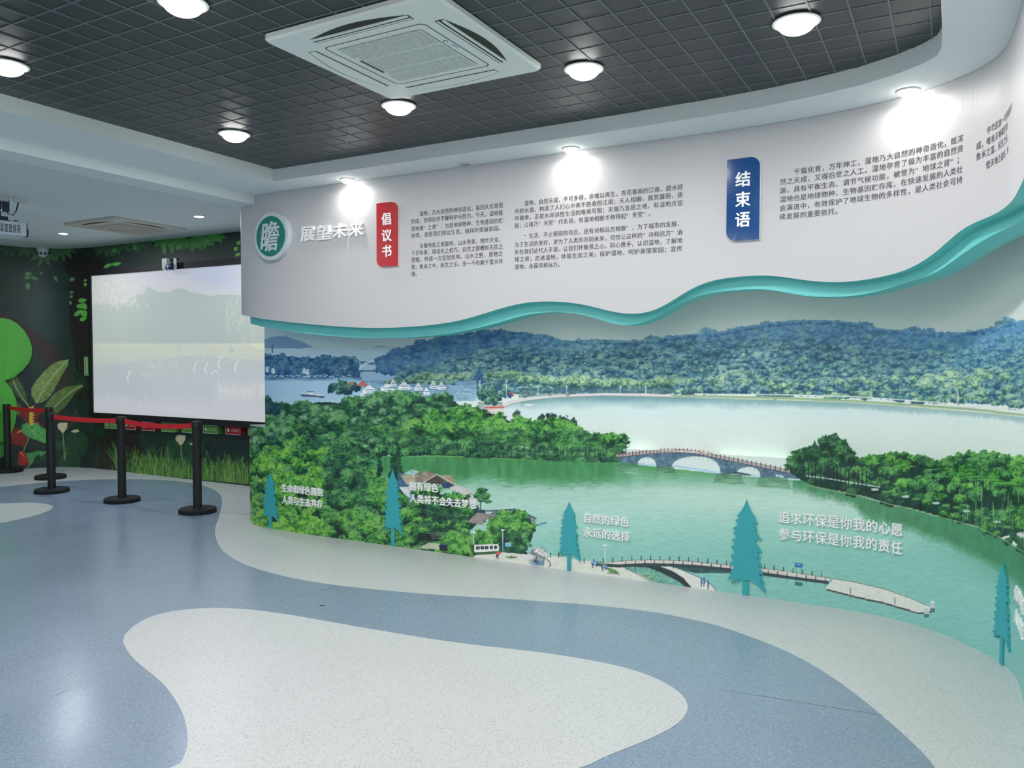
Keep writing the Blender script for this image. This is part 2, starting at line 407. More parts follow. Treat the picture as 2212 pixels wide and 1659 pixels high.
seam((1552, 1489), (1905, 1545)); seam((600, 1300), (725, 1267)); seam((318, 1077), (380, 1067), .006); seam((110, 1506), (145, 1492)); seam((180, 1107), (240, 1094), .006)

# ------------------------------------------------------------------ setting: ceiling
ZG, ZS, ZB, ZF = EYE + 1.4835, EYE + 1.392, EYE + 1.317, EYE + 1.53     # grid, soffit, beam underside, far bay
loop = [(-4.745, -2.4), (-4.745, 4.62)] + [(-4.3, 4.62), (-2.6, 4.615), (-1.3, 4.59), (-.95, 4.565), (-.7, 4.52), (-.45, 4.45), (-.28, 4.365), (-.16, 4.275), (-.095, 4.19), (-.075, 4.1), (-.07, 3.9), (-.07, -2.4)]
def ceiling_soffit():
    bm = bmesh.new()
    outer = [(-5.33, -3.4), (.9, -3.4), (.9, 6.0), (-5.33, 6.0)]
    e = []
    for pts in (outer, loop):
        vs = [bm.verts.new((x, y, ZS)) for x, y in pts]
        e += [bm.edges.new((vs[i], vs[(i + 1) % len(vs)])) for i in range(len(vs))]
    bmesh.ops.triangle_fill(bm, use_beauty=True, use_dissolve=False, edges=e, normal=(0, 0, -1))
    n = len(loop); lo = [bm.verts.new((x, y, ZS)) for x, y in loop]; hi = [bm.verts.new((x, y, ZG + .004)) for x, y in loop]
    for i in range(n):
        j = (i + 1) % n; bm.faces.new((lo[i], lo[j], hi[j], hi[i]))
    hi2 = [bm.verts.new((x, y, ZG + .6)) for x, y in loop]
    me = bpy.data.meshes.new('ceiling'); 
    for f in bm.faces:
        f.material_index = 0
    bm.to_mesh(me); bm.free(); me.materials.append(M_SOFF)
    o = bpy.data.objects.new('ceiling', me); COL.objects.link(o); o['kind'] = 'structure'
    return o
ceil = ceiling_soffit()
cv = MB()
n = len(loop)
cv.add([(x, y, ZG + .005) for x, y in loop] + [(x, y, ZG + .42) for x, y in loop], [[i, (i + 1) % n, n + (i + 1) % n, n + i] for i in range(n)] + [[n + i for i in range(n)]])
raw(cv, 'plenum', M_CAV, ceil)
bx = MB(); bx.box((-5.59, -3.4, ZB), (-5.33, 6.95, ZF + .3)); o = bx.build('ceiling_beam', M_CEIL); o['kind'] = 'structure'; o.name = 'trim_1'
fc = MB(); fc.box((-12.0, -3.6, ZF), (-5.59, 7.4, ZF + .15)); o = fc.build('ceiling', M_CEIL); o['kind'] = 'structure'
# open-cell grid: long blades, 150 mm apart both ways
CELL = .15
def xcell(i): return (i - 26.7711) * CELL
def ycell(b): return (b + 12.6742) * CELL
gx0, gx1, gy0, gy1 = -4.78, -.05, -2.42, 4.66
grid = empty('ceiling_grid', (-2.4, 1.1, ZG), 'black open-cell metal grid hung inside the white ceiling recess', 'ceiling grid')
bw = .0075
mx_ = MB().box((-bw / 2, gy0, 0), (bw / 2, gy1, .0035)); my_ = MB().box((gx0, -bw / 2, 0.0), (gx1, bw / 2, .003))
M_GBK = mat('black_tile_sheet', (50, 55, 58), .42, noise=.1, nscale=2)
bk = MB().box((gx0, gy0, ZG + .0028), (gx1, gy1, ZG + .016)).build('backing_sheet', M_GBK); local(bk, grid)
bxm = mx_.build('grid_blade', M_BLADE); bym = my_.build('grid_blade', M_BLADE)
i = -5; first = True
for i in range(-5, 27):
    o = bxm if i == -5 else bxm.copy()
    if i != -5: COL.objects.link(o)
    o.parent = grid; o.matrix_parent_inverse = Matrix.Translation(-grid.location); o.location = (xcell(i), 0, ZG)
for b in range(-28, 19):
    o = bym if b == -28 else bym.copy()
    if b != -28: COL.objects.link(o)
    o.parent = grid; o.matrix_parent_inverse = Matrix.Translation(-grid.location); o.location = (0, ycell(b), ZG + .0006)

# ------------------------------------------------------------------ setting: walls
def surf_wall(name, surf, s0, s1, z0, z1, off, m, n=120):
    v = []; f = []
    ss = np.linspace(s0, s1, n)
    for s in ss: v += [surf.P(s, z0, off), surf.P(s, z1, off)]
    for k in range(n - 1): f.append([2 * k, 2 * k + 2, 2 * k + 3, 2 * k + 1])
    o = obj(name, v, f, m); o['kind'] = 'structure'; return o
o = MB().box((-5.86, 5.75, 0), (-5.8, 6.93, ZF)).build('wall_leak_stop', M_WALL); o['kind'] = 'structure'  # unseen slab added to stop light leaking in behind the mural
surf_wall('wall_right', UPPER, 0, UPPER.L, 0, ZS, -.12, M_WALL, 160)
o = MB().box((-12.0, -3.5, 0), (1.0, -3.35, ZF + .1)).build('wall_rear', M_WALL); o['kind'] = 'structure'

# ------------------------------------------------------------------ printed pictures (flat prints, painted per vertex on the real wall surfaces)
_rs = np.random.RandomState(11)
LAT = _rs.rand(8, 256, 256).astype(np.float32)
def vnoise(x, y, k=0):
    xi = np.floor(x).astype(np.int64); yi = np.floor(y).astype(np.int64)
    fx = x - xi; fy = y - yi; fx = fx * fx * (3 - 2 * fx); fy = fy * fy * (3 - 2 * fy)
    L = LAT[k]; a = xi & 255; b = yi & 255; a1 = (a + 1) & 255; b1 = (b + 1) & 255
    return (L[b, a] * (1 - fx) + L[b, a1] * fx) * (1 - fy) + (L[b1, a] * (1 - fx) + L[b1, a1] * fx) * fy
def arr(*c): return np.array(c, np.float32)
class Pic:
    def __init__(s, PX, PY):
        s.X = PX.astype(np.float32); s.Y = PY.astype(np.float32); s.H, s.W = PX.shape
        s.c = np.zeros((s.H, s.W, 3), np.float32)
        s.N1 = vnoise(PX / 9.0, PY / 8.0, 0); s.N2 = vnoise(PX / 4.2 + 31, PY / 3.6, 1); s.N3 = vnoise(PX / 2.1, PY / 1.9 + 7, 2); s.N0 = vnoise(PX / 26, PY / 20, 3)
        s.xm = s.X[s.H // 2]
    def sl(s, x0, y0, x1, y1):
        c0 = int(np.searchsorted(s.xm, x0 - 6)); c1 = int(np.searchsorted(s.xm, x1 + 6))
        if c1 <= c0: return None
        Y = s.Y[:, [c0, (c0 + c1) // 2, c1 - 1]]
        r = np.nonzero((Y.min(1) <= y1) & (Y.max(1) >= y0))[0]
        if not len(r): return None
        return slice(r[0], r[-1] + 1), slice(c0, c1)
    def blend(s, w, a, col):
        a = np.clip(a, 0, 1)[..., None]
        s.c[w] = s.c[w] * (1 - a) + np.asarray(col, np.float32) * a
    def inside(s, w, P):
        X, Y = s.X[w], s.Y[w]; r = np.zeros(X.shape, bool); n = len(P)
        for i in range(n):
            (xa, ya), (xb, yb) = P[i], P[(i + 1) % n]
            if ya == yb: continue
            r ^= ((ya > Y) != (yb > Y)) & (X < (xb - xa) * (Y - ya) / (yb - ya) + xa)
        return r
    def poly(s, P, col, tex=0.0, al=1.0, wob=0.0):
        xs = [p[0] for p in P]; ys = [p[1] for p in P]; w = s.sl(min(xs), min(ys) - wob, max(xs), max(ys) + wob)
        if w is None: return
        if wob:
            k = s.Y[w].copy(); s.Y[w] = k + (s.N2[w] - .5) * wob * 2 + (s.N1[w] - .5) * wob; m = s.inside(w, P); s.Y[w] = k
        else: m = s.inside(w, P)
        cc = np.broadcast_to(arr(*col), m.shape + (3,))
        if tex: cc = cc * (1 + tex * (s.N2[w] + s.N1[w] * .6 + s.N3[w] * .6 - 1.1))[..., None]
        s.blend(w, m * al, cc)
    def grad(s, P, stops, tex=0.0, al=1.0, ripple=0.0):
        """vertical gradient by picture row: stops = [(y, colour)]"""
        xs = [p[0] for p in P]; ys = [p[1] for p in P]; w = s.sl(min(xs), min(ys), max(xs), max(ys))
        if w is None: return
        m = s.inside(w, P); Y = s.Y[w] + (s.N0[w] - .5) * 10
        cc = np.stack([np.interp(Y, [q[0] for q in stops], [q[1][k] for q in stops]) for k in range(3)], -1)
        if ripple: cc = cc * (1 + ripple * (vnoise(s.X[w] / 14, s.Y[w] / 1.7, 4) - .5))[..., None]
        if tex: cc = cc * (1 + tex * (s.N3[w] - .5))[..., None]
        s.blend(w, m * al, cc)
    def line(s, p, q, wd, col, al=1.0):
        w = s.sl(min(p[0], q[0]) - wd, min(p[1], q[1]) - wd, max(p[0], q[0]) + wd, max(p[1], q[1]) + wd)
        if w is None: return
        X, Y = s.X[w] - p[0], s.Y[w] - p[1]; dx, dy = q[0] - p[0], q[1] - p[1]; L2 = dx * dx + dy * dy + 1e-6
        t = np.clip((X * dx + Y * dy) / L2, 0, 1); d = np.hypot(X - t * dx, Y - t * dy)
        s.blend(w, (wd / 2 + .5 - d) * al, col)
    def pl(s, P, wd, col, al=1.0):
        for a, b in zip(P[:-1], P[1:]): s.line(a, b, wd, col, al)
    def ell(s, cx, cy, rx, ry, col, al=1.0, soft=.15, tex=0.0):
        w = s.sl(cx - rx, cy - ry, cx + rx, cy + ry)
        if w is None: return
        d = np.hypot((s.X[w] - cx) / rx, (s.Y[w] - cy) / ry)
        cc = arr(*col)
        if tex: cc = cc * (1 + tex * (s.N2[w] - .5))[..., None]
        s.blend(w, np.clip((1 - d) / soft, 0, 1) * al, cc)
    def crown(s, cx, cy, rx, ry, pal, lit=1.0, con=1.0):
        w = s.sl(cx - rx * 1.2, cy - ry * 1.2, cx + rx * 1.2, cy + ry * 1.2)
        if w is None: return
        dx = (s.X[w] - cx) / rx; dy = (s.Y[w] - cy) / ry
        d = np.hypot(dx, dy) + .5 * (s.N2[w] - .5) + .35 * (s.N1[w] - .5)
        a = np.clip((1 - d) * 5, 0, 1)
        v = .5 * lit - .5 * dy - .12 * dx + con * (.75 * (s.N1[w] - .5) + .8 * (s.N2[w] - .5) + .6 * (s.N3[w] - .5)) - .2 * np.clip(dy, 0, 1) ** 2
        v = np.clip(v, 0, 1)[..., None]; D, M, Lt = [arr(*q) for q in pal]
        s.blend(w, a, np.where(v < .5, D + (M - D) * (v * 2), M + (Lt - M) * (v * 2 - 1)))
def rim(pc, P, r0, r1, palf, seed, con=.9):
    rg = random.Random(seed)
    for (xa, ya), (xb, yb) in zip(P[:-1], P[1:]):
        n = max(1, int(math.hypot(xb - xa, yb - ya) / (r0 * 1.1)))
        for k in range(n):
            t = (k + rg.random()) / n; r = rg.uniform(r0, r1); x = xa + (xb - xa) * t; y = ya + (yb - ya) * t
            pc.crown(x, y + r * .6, r, r * .8, palf(x, y, rg.random()), 1.0, con)
def pip(x, y, P):
    r = False; n = len(P)
    for i in range(n):
        (xa, ya), (xb, yb) = P[i], P[(i + 1) % n]
        if (ya > y) != (yb > y) and x < (xb - xa) * (y - ya) / (yb - ya) + xa: r = not r
    return r
def forest(pc, P, r0, r1, count, palf, seed, base=None, asp=.8, con=1.0, rowsort=True):
    rg = random.Random(seed); xs = [p[0] for p in P]; ys = [p[1] for p in P]; pts = []
    t = 0
    while len(pts) < count and t < count * 12:
        t += 1; x = rg.uniform(min(xs), max(xs)); y = rg.uniform(min(ys), max(ys))
        if pip(x, y, P): pts.append((y, x, rg.uniform(r0, r1), rg.random(), rg.uniform(.8, 1.2)))
    pts.sort()
    if base: pc.poly(P, base, .5, wob=2)
    for y, x, r, q, l in pts:
        l *= .62 + .72 * float(vnoise(np.float32(x / 40), np.float32(y / 22), 6)); pc.crown(x, y, r, r * asp, palf(x, y, q), l, con)
G_BR = [(16, 52, 40), (48, 122, 50), (112, 176, 76)]
G_MD = [(14, 48, 44), (40, 104, 56), (92, 156, 84)]
G_CO = [(20, 56, 56), (56, 112, 82), (126, 170, 124)]
G_DK = [(12, 38, 40), (26, 72, 52), (56, 112, 68)]
H_BL = [(50, 104, 156), (78, 134, 178), (118, 166, 192)]
H_DB = [(34, 84, 138), (52, 106, 154), (84, 134, 166)]
H_TE = [(26, 72, 106), (62, 116, 134), (136, 174, 162)]
H_YG = [(44, 92, 98), (102, 148, 122), (178, 204, 158)]
def mixp(a, b, t): return [tuple(np.array(p) * (1 - t) + np.array(q) * t) for p, q in zip(a, b)]

def paint_lake(pc):
    XE = 2700
    pc.c[:] = arr(206, 214, 208)
    w = pc.sl(500, 400, 1050, 900)
    if w is not None: pc.blend(w, np.clip((1000 - pc.X[w]) / 400, 0, 1) * .55, (150, 184, 206))
    # far water and islands
    pc.grad([(500, 750), (960, 750), (960, 900), (500, 900)], [(745, (178, 200, 208)), (775, (176, 204, 220)), (810, (150, 186, 214)), (850, (150, 186, 212)), (880, (160, 192, 206))], ripple=.03)
    pc.poly([(560, 752), (569, 735), (585, 728), (600, 726), (617, 727), (619, 722), (621, 727), (625, 729), (650, 737), (678, 750), (650, 753)], (112, 148, 184))
    pc.poly([(790, 750), (820, 747), (850, 750)], (150, 170, 178))
    pc.line((588.5, 746), (588.5, 762), 2.4, (42, 84, 128)); pc.line((589, 762), (590, 770), 1.2, (190, 205, 215))
    # wooded spit on the left
    SP = [(540, 766), (600, 767), (630, 770), (655, 775), (690, 772), (735, 771), (760, 771), (775, 778), (782, 796), (776, 812), (700, 813), (620, 814), (560, 816), (540, 816)]
    forest(pc, SP, 5, 9, 220, lambda x, y, q: mixp(H_DB, H_TE, min(1, max(0, (x - 620) / 120)) * .6 * q), 3, (32, 74, 120), .8)
    for x, y in ((573, 794), (586, 797), (653, 797), (660, 799)): pc.poly([(x, y), (x + 7, y - 3), (x + 8, y + 10), (x + 1, y + 10)], (186, 208, 214))
    for k in range(26): pc.ell(574 + k * 7.3 + (k * 37 % 5), 811 + (k * 13 % 3), 2.6, 1.1, (206, 220, 226), .8)
    pc.grad([(540, 814), (782, 814), (782, 822), (540, 822)], [(814, (70, 112, 150)), (822, (140, 178, 205))], ripple=.4, al=.8)
    # arch bridge far off
    A = [(774, 801), (781, 792), (790, 785), (802, 781), (815, 779), (828, 782), (840, 789), (850, 799), (855, 810)]
    pc.poly([(776, 772), (862, 772), (862, 806), (776, 803)], (168, 196, 214)); pc.poly([(778, 780), (862, 783), (862, 793), (778, 786)], (70, 118, 152), .4)
    pc.pl(A, 2.6, (214, 226, 232)); pc.line((752, 800), (858, 803), 2.6, (48, 84, 122)); pc.line((848, 803), (856, 815), 3, (40, 72, 108))
    for k in range(12): pc.line((782 + k * 6, 785 + abs(k - 5.5) * 1.6), (782 + k * 6, 801), .7, (190, 208, 220), .6)
    # hills
    HL = [(812, 775), (835, 765), (860, 757), (890, 746), (915, 739), (950, 731), (1000, 723), (1045, 718), (1080, 717), (1100, 717), (1130, 718), (1150, 722), (1180, 727), (1212, 734), (1260, 775), (1210, 800), (812, 805)]
    forest(pc, HL, 7, 15, 420, lambda x, y, q: mixp(H_DB, H_BL, min(1, max(0, (x - 900) / 300)) * .7 + .3 * q), 5, (44, 98, 148), .6, .8)
    HR = [(856, 800), (900, 790), (960, 775), (1020, 762), (1080, 752), (1140, 742), (1190, 737), (1240, 736), (1300, 735), (1350, 737), (1400, 736), (1440, 728), (1480, 724), (1498, 722), (1540, 719), (1580, 713), (1620, 704), (1670, 697), (1710, 693), (1760, 692), (1820, 694), (1850, 698),
          (1880, 707), (1910, 711), (1960, 715), (2010, 719), (2050, 720), (2100, 717), (2140, 708), (2180, 697), (2230, 688), (2350, 690), (XE, 720), (XE, 890), (2212, 878), (1900, 862), (1700, 852), (1450, 850), (900, 850), (856, 830)]
    def hp(x, y, q):
        top = 735 if x < 1450 else 700
        t = (y - top) / (845.0 - top)
        blue = 1 if x > 1500 else .35
        p = mixp(H_BL, H_TE, min(1, max(0, (t - .12) * 3.2 + (1 - blue) * .9)))
        if x > 1820: p = mixp(p, H_BL, .6 * max(0, 1 - t * 1.1))
        if q > .88: p = mixp(p, H_YG, .45)
        if t > .6: p = mixp(p, H_YG, min(1, (t - .6) * 1.8) * (.35 + .65 * (q > .45)))
        return p
    forest(pc, HR, 13, 26, 620, hp, 6, (60, 112, 130), .55, .7)
    forest(pc, HR, 5, 12, 1900, hp, 66, None, .62, .95)
    forest(pc, [(1930, 812), (2060, 800), (2212, 806), (2500, 810), (2500, 870), (2212, 858), (2060, 846), (1930, 836)], 9, 16, 110, lambda x, y, q: H_YG if q > .35 else H_TE, 67, None, .72, 1.0)
    forest(pc, [(1480, 820), (1900, 820), (1900, 846), (1480, 844)], 6, 12, 110, lambda x, y, q: H_YG if q > .6 else H_TE, 68, None, .8, 1.0)
    w = pc.sl(800, 680, XE, 860)
    if w is not None:
        top = np.interp(pc.X[w], [p[0] for p in HR[:-6]], [p[1] for p in HR[:-6]]); t = np.clip(pc.Y[w] - top, 0, 999)
        m = pc.inside(w, HR)
        pc.blend(w, m * (.5 * np.exp(-t / 24) * np.clip((pc.X[w] - 1350) / 150, .25, 1) + .28 * np.exp(-t / 60) * np.clip((pc.X[w] - 1850) / 150, 0, 1)), (92, 150, 192))
        pc.blend(w, .35 * np.exp(-(((pc.X[w] - 1215) / 60) ** 2 + ((pc.Y[w] - 752) / 16) ** 2)) + .3 * np.exp(-(((pc.X[w] - 930) / 60) ** 2 + ((pc.Y[w] - 792) / 14) ** 2)), (96, 150, 190))
    rim(pc, HR[8:-7], 5, 8, lambda x, y, q: H_BL if x > 1440 else mixp(H_TE, H_BL, .4), 61)
    for y0, x0, x1, r in ((815, 905, 1010, 12), (812, 1050, 1130, 12), (820, 1120, 1290, 13), (828, 1200, 1460, 14)):
        rg = random.Random(int(y0 + x0))
        for k in range(int((x1 - x0) / 11)):
            pc.crown(x0 + k * 11 + rg.uniform(-4, 4), y0 + rg.uniform(-4, 5), r * rg.uniform(.8, 1.25), r * .75, mixp(H_YG, G_CO, rg.random() * .4), 1.0)
    pc.grad([(1120, 838), (1460, 838), (1460, 851), (1120, 860)], [(838, (56, 96, 120)), (851, (74, 108, 120))], .2, .5)
    for x in (1030, 1040): pc.crown(x, 818, 5, 20, H_DB, .8)
    # far shore and open lake
    LK = [(1085, 880), (1110, 872), (1140, 865), (1200, 858), (1300, 855), (1450, 858), (1560, 860), (1700, 864), (1850, 870), (2000, 880), (2100, 888), (2212, 900), (XE, 930), (XE, 1200), (1340, 1040), (1200, 960), (1090, 925)]
    pc.grad(LK, [(856, (104, 146, 156)), (868, (150, 182, 186)), (885, (196, 212, 212)), (920, (202, 214, 208)), (1000, (196, 208, 200)), (1100, (192, 206, 198))], ripple=.02)
    w = pc.sl(1130, 850, XE, 930)
    if w is not None:
        yb = np.interp(pc.X[w], [1130, 1200, 1300, 1450, 1560, 1700, 1850, 2000, 2100, 2212, XE], [866, 859, 856, 859, 861, 865, 871, 881, 889, 901, 931]); d = pc.Y[w] - yb
        h = 9 + 5 * vnoise(pc.X[w] / 60, pc.X[w] * 0 + 9, 5) + 5 * (vnoise(pc.X[w] / 3.5, pc.Y[w] / 9, 1) - .5) + np.clip((pc.X[w] - 1400) * .01, 0, 5)
        pc.blend(w, np.clip((h - d) / 9, 0, 1) * (d > 0) * .55, (104, 148, 152))
    pc.pl([(1050, 890), (1085, 879), (1105, 868), (1140, 861), (1200, 856), (1300, 852), (1400, 853), (1452, 856)], 6, (202, 198, 196)); pc.pl([(1085, 882), (1110, 872), (1145, 865), (1200, 859), (1300, 855), (1450, 858)], 1.4, (120, 124, 130))
    pc.pl([(1452, 855), (1560, 857), (1700, 860), (1850, 867), (2000, 877), (2100, 884), (2212, 897), (XE, 925)], 5, (146, 170, 132)); pc.pl([(1500, 851), (1700, 853), (1850, 857), (1980, 866), (2110, 876), (2212, 884)], 2, (214, 220, 214)); pc.pl([(1560, 860), (1850, 869), (2212, 899), (XE, 928)], 1.5, (190, 200, 160))
    for x in (984, 1011, 1037, 1094, 1162, 1224, 1340, 1395): pc.line((x, 822 if x < 1100 else 834), (x, 857 if x < 1100 else 852), 1.3, (206, 214, 216)); pc.ell(x, 823 if x < 1100 else 835, 3, 1, (190, 204, 210))
    pc.line((2069, 846), (2069, 868), 2, (196, 208, 214))
    for x in (1134, 1188, 1226): pc.ell(x, 853, 5, 3.2, (128, 136, 110), tex=.4)
    pc.poly([(1099, 848), (1109, 847), (1110, 856), (1100, 858)], (176, 84, 80)); pc.poly([(1098, 850), (1105, 850), (1105, 860), (1098, 860)], (40, 72, 120))
    pc.poly([(1133, 873), (1152, 873), (1151, 876), (1135, 876)], (222, 222, 220))
    # marina
    pc.grad([(780, 822), (1030, 822), (1030, 866), (780, 870)], [(822, (110, 150, 178)), (866, (130, 168, 190))], .2, ripple=.3)
    rg = random.Random(4)
    for k in range(9): pc.crown(840 + k * 17, 826 + rg.uniform(-2, 2), 10, 5, mixp(G_CO, H_YG, .5), 1.0)
    for x, y, L in ((800, 842, 26), (838, 838, 24), (875, 834, 22), (905, 836, 14), (937, 832, 13), (955, 834, 14), (786, 852, 12), (850, 828, 12), (922, 846, 10)):
        pc.poly([(x - L * .75, y + 2), (x + L * .6, y + 2), (x + L * .5, y + 8), (x - L * .6, y + 8)], (214, 222, 228)); pc.poly([(x - L * .5, y - 3), (x + L * .3, y - 4), (x + L * .45, y + 2), (x - L * .62, y + 2)], (226, 230, 232)); pc.poly([(x - L * .3, y - 8), (x + L * .1, y - 9), (x + L * .15, y - 3), (x - L * .38, y - 3)], (216, 222, 228))
        pc.line((x - L * .4, y), (x + L * .3, y), 1.5, (60, 90, 120)); pc.line((x - L * .3, y + 5), (x + L * .3, y + 5), 1.2, (90, 110, 140)); pc.line((x - L * .1, y - 15), (x - L * .1, y - 8), 1, (200, 210, 220))
        pc.line((x - L * .7, y + 9), (x + L * .6, y + 9), 2, (60, 100, 140), .7)
    for k in range(40): pc.ell(715 + k * 6.1, 857 + rg.uniform(-5, 4), rg.uniform(2, 6), 1.4, rg.choice([(206, 216, 224), (70, 110, 160), (150, 180, 200), (40, 70, 110)]), .9)
    for cx, cy, r in ((723, 836, 13), (735, 828, 10), (745, 834, 14), (758, 832, 13), (770, 838, 12), (715, 842, 9), (752, 842, 14), (733, 845, 11)): pc.crown(cx, cy, r, r * .9, mixp(H_TE, G_DK, .55), .75)
    pc.poly([(775, 829), (783, 822), (792, 829), (795, 834), (772, 834)], (190, 100, 88)); pc.poly([(754, 827), (764, 826), (765, 831), (756, 832)], (184, 108, 98))
    pc.poly([(648, 850), (662, 850), (664, 846), (676, 846), (676, 850), (700, 852), (702, 857), (655, 857)], (200, 204, 206)); pc.poly([(648, 851), (702, 856), (700, 859), (652, 857)], (58, 78, 118)); pc.line((663, 846), (677, 846), 1.2, (50, 76, 116))
    # near wood: behind, cool trees
    W1 = [(530, 905), (560, 875), (572, 862), (580, 880), (592, 873), (615, 880), (640, 876), (665, 872), (690, 868), (720, 870), (745, 873), (752, 864), (775, 862), (800, 858), (830, 852), (850, 848), (868, 846), (890, 856), (925, 858), (955, 857), (985, 868), (1000, 885), (1040, 880), (1085, 905), (1095, 935), (1080, 985), (540, 985)]
    forest(pc, W1, 10, 20, 330, lambda x, y, q: mixp(G_MD, G_CO, q) if q < .75 else G_DK, 8, (22, 60, 48), .75)
    for x, y in ((576, 868), (583, 882), (596, 884)): pc.crown(x, y, 12, 16, mixp(G_DK, H_DB, .3), .7)
    # promontory with the red ring wall
    pc.poly([(1032, 868), (1085, 868), (1088, 885), (1036, 884)], (150, 160, 156), .2); pc.poly([(1048, 878), (1089, 877), (1089, 884), (1050, 885)], (214, 170, 160)); pc.line((1050, 880.5), (1088, 879.5), 2.6, (196, 60, 54)); pc.line((1050, 891), (1085, 889), 3, (196, 170, 150), .5)
    for cx, cy, r in ((1045, 856, 15), (1060, 850, 17), (1072, 858, 14), (1055, 868, 12), (1066, 868, 13)): pc.crown(cx, cy, r, r * .8, mixp(G_MD, H_TE, .5), .8)
    # dome of bright trees and the strip down to the bridge
    W2 = [(905, 905), (925, 892), (960, 888), (1000, 886), (1045, 889), (1080, 899), (1110, 915), (1120, 905), (1140, 912), (1170, 908), (1200, 908), (1235, 916), (1262, 930), (1288, 945), (1300, 938), (1322, 935), (1345, 946), (1352, 958), (1340, 975), (1336, 997), (1260, 999), (1180, 997), (1080, 991), (1000, 988), (900, 984), (820, 984), (800, 950), (870, 930)]
    for x, y, r in ((1116, 898, 10), (1122, 906, 11), (1170, 903, 8), (1184, 900, 6), (1195, 903, 9), (1222, 912, 10), (1238, 918, 12), (1212, 908, 8)): pc.crown(x, y, r, r * 1.25, [(20, 40, 52), (30, 62, 62), (60, 92, 80)], .6)
    forest(pc, W2, 10, 19, 430, lambda x, y, q: (G_BR if y < 935 else (G_MD if q < .5 else G_DK)), 9, (18, 54, 42), .72)
    pc.crown(1322, 948, 29, 14, G_BR, 1.05)
    rg = random.Random(12)
    for k in range(120):
        x = rg.uniform(820, 1330); y = rg.uniform(955, 985); pc.line((x, y), (x + rg.uniform(-1, 1), y + rg.uniform(8, 16)), 1.6, rg.choice([(78, 140, 90), (20, 50, 46), (60, 120, 76)]), .5)
    for k in range(22): x = 1085 + k * 10 + rg.uniform(-3, 3); pc.line((x, 965), (x, 988), 1.5, (20, 42, 42), .8)
    pc.pl([(1085, 976), (1140, 978), (1200, 982)], 1.6, (190, 200, 190), .3); pc.line((1125, 966), (1142, 968), 3, (190, 204, 198), .3)
    pc.pl([(880, 986), (950, 985), (1000, 987)], 2.5, (120, 176, 84), .8); pc.pl([(1060, 990), (1130, 993), (1200, 1000)], 2.5, (120, 176, 84), .8)
    # green water in front
    GW = [(780, 984), (880, 986), (945, 986), (1000, 989), (1080, 992), (1180, 998), (1260, 1000), (1337, 998), (1425, 1009), (1560, 1024), (1640, 1031), (1740, 1038), (1800, 1060), (1868, 1075), (1921, 1091), (1969, 1100), (2018, 1115), (2066, 1127), (2114, 1141), (2162, 1163), (2212, 1194), (XE, 1420), (XE, 1800), (1200, 1500), (760, 1300)]
    pc.grad(GW, [(985, (70, 142, 84)), (1010, (74, 148, 90)), (1036, (108, 168, 134)), (1060, (150, 190, 174)), (1095, (160, 196, 184)), (1130, (144, 192, 180)), (1200, (122, 182, 170)), (1300, (118, 180, 172)), (1450, (112, 176, 172))], ripple=.07, tex=.03)
    w = pc.sl(1340, 1040, 2000, 1130)
    if w is not None:   # pale sheen band
        yc = 1062 + np.abs(pc.X[w] - 1450) * .09; pc.blend(w, np.exp(-((pc.Y[w] - yc) / 26) ** 2) * .55 * np.clip((pc.X[w] - 1340) / 110, 0, 1) * (.7 + .6 * (vnoise(pc.X[w] / 30, pc.Y[w] / 3, 6) - .5)) * (pc.Y[w] > 1030), (196, 212, 198))
    w = pc.sl(800, 985, 1360, 1075)
    if w is not None:   # tree reflections
        d = pc.Y[w] - (988 + np.clip((pc.X[w] - 1000) * .035, 0, 99)); h = 50 + 22 * vnoise(pc.X[w] / 55, pc.X[w] * 0, 5) + 16 * (vnoise(pc.X[w] / 12, pc.Y[w] / 2.2, 4) - .5)
        pc.blend(w, np.clip((h - d) / 26, 0, 1) * np.clip((1375 - pc.X[w]) / 60, 0, 1) * .85 * (d > 0), arr(58, 132, 76) * (1 + .25 * (vnoise(pc.X[w] / 7, pc.Y[w] / 30, 1) - .5))[..., None])
    w = pc.sl(1700, 1030, XE, 1500)
    if w is not None:
        sh = np.interp(pc.X[w], [1740, 1800, 1868, 1921, 1969, 2018, 2066, 2114, 2162, 2212, XE], [1038, 1058, 1075, 1091, 1100, 1115, 1127, 1141, 1163, 1194, 1420]); d = pc.Y[w] - sh
        h = 26 + np.clip((pc.X[w] - 1700) * .13, 0, 75) + 22 * (vnoise(pc.X[w] / 40, pc.X[w] * 0 + 3, 5) - .5) + 8 * (pc.N2[w] - .5)
        pc.blend(w, np.clip((h - d) / 22, 0, 1) * (d > 0) * (pc.X[w] > 1712) * .85, arr(52, 122, 76) * (1 + .2 * (vnoise(pc.X[w] / 9, pc.Y[w] / 20, 1) - .5))[..., None])
        pc.blend(w, np.clip((pc.X[w] - 1950) / 260, 0, 1) * np.clip((h + 60 - d) / 90, 0, 1) * (d > 0) * .5, (44, 124, 84))
    # stone bridge
    ST = (74, 104, 124)
    TOP = [(1334, 987), (1398, 980), (1432, 978), (1466, 977), (1490, 978), (1511, 981), (1545, 988), (1579, 995), (1612, 1002), (1647, 1009), (1700, 1020), (1742, 1030)]
    BOT = [(1742, 1034), (1719, 1034), (1692, 1032), (1642, 1031), (1590, 1024), (1556, 1023), (1452, 1009), (1421, 1009), (1378, 1003), (1336, 999)]
    for x0, x1, y in ((1420, 1455, 1009), (1548, 1600, 1023), (1336, 1378, 1001), (1640, 1700, 1031)):
        pc.grad([(x0, y), (x1, y), (x1 + 10, y + 26), (x0 - 8, y + 20)], [(y, (62, 110, 76)), (y + 26, (110, 160, 130))], ripple=.5, al=.75)
    pc.poly(TOP + BOT, ST, .35)
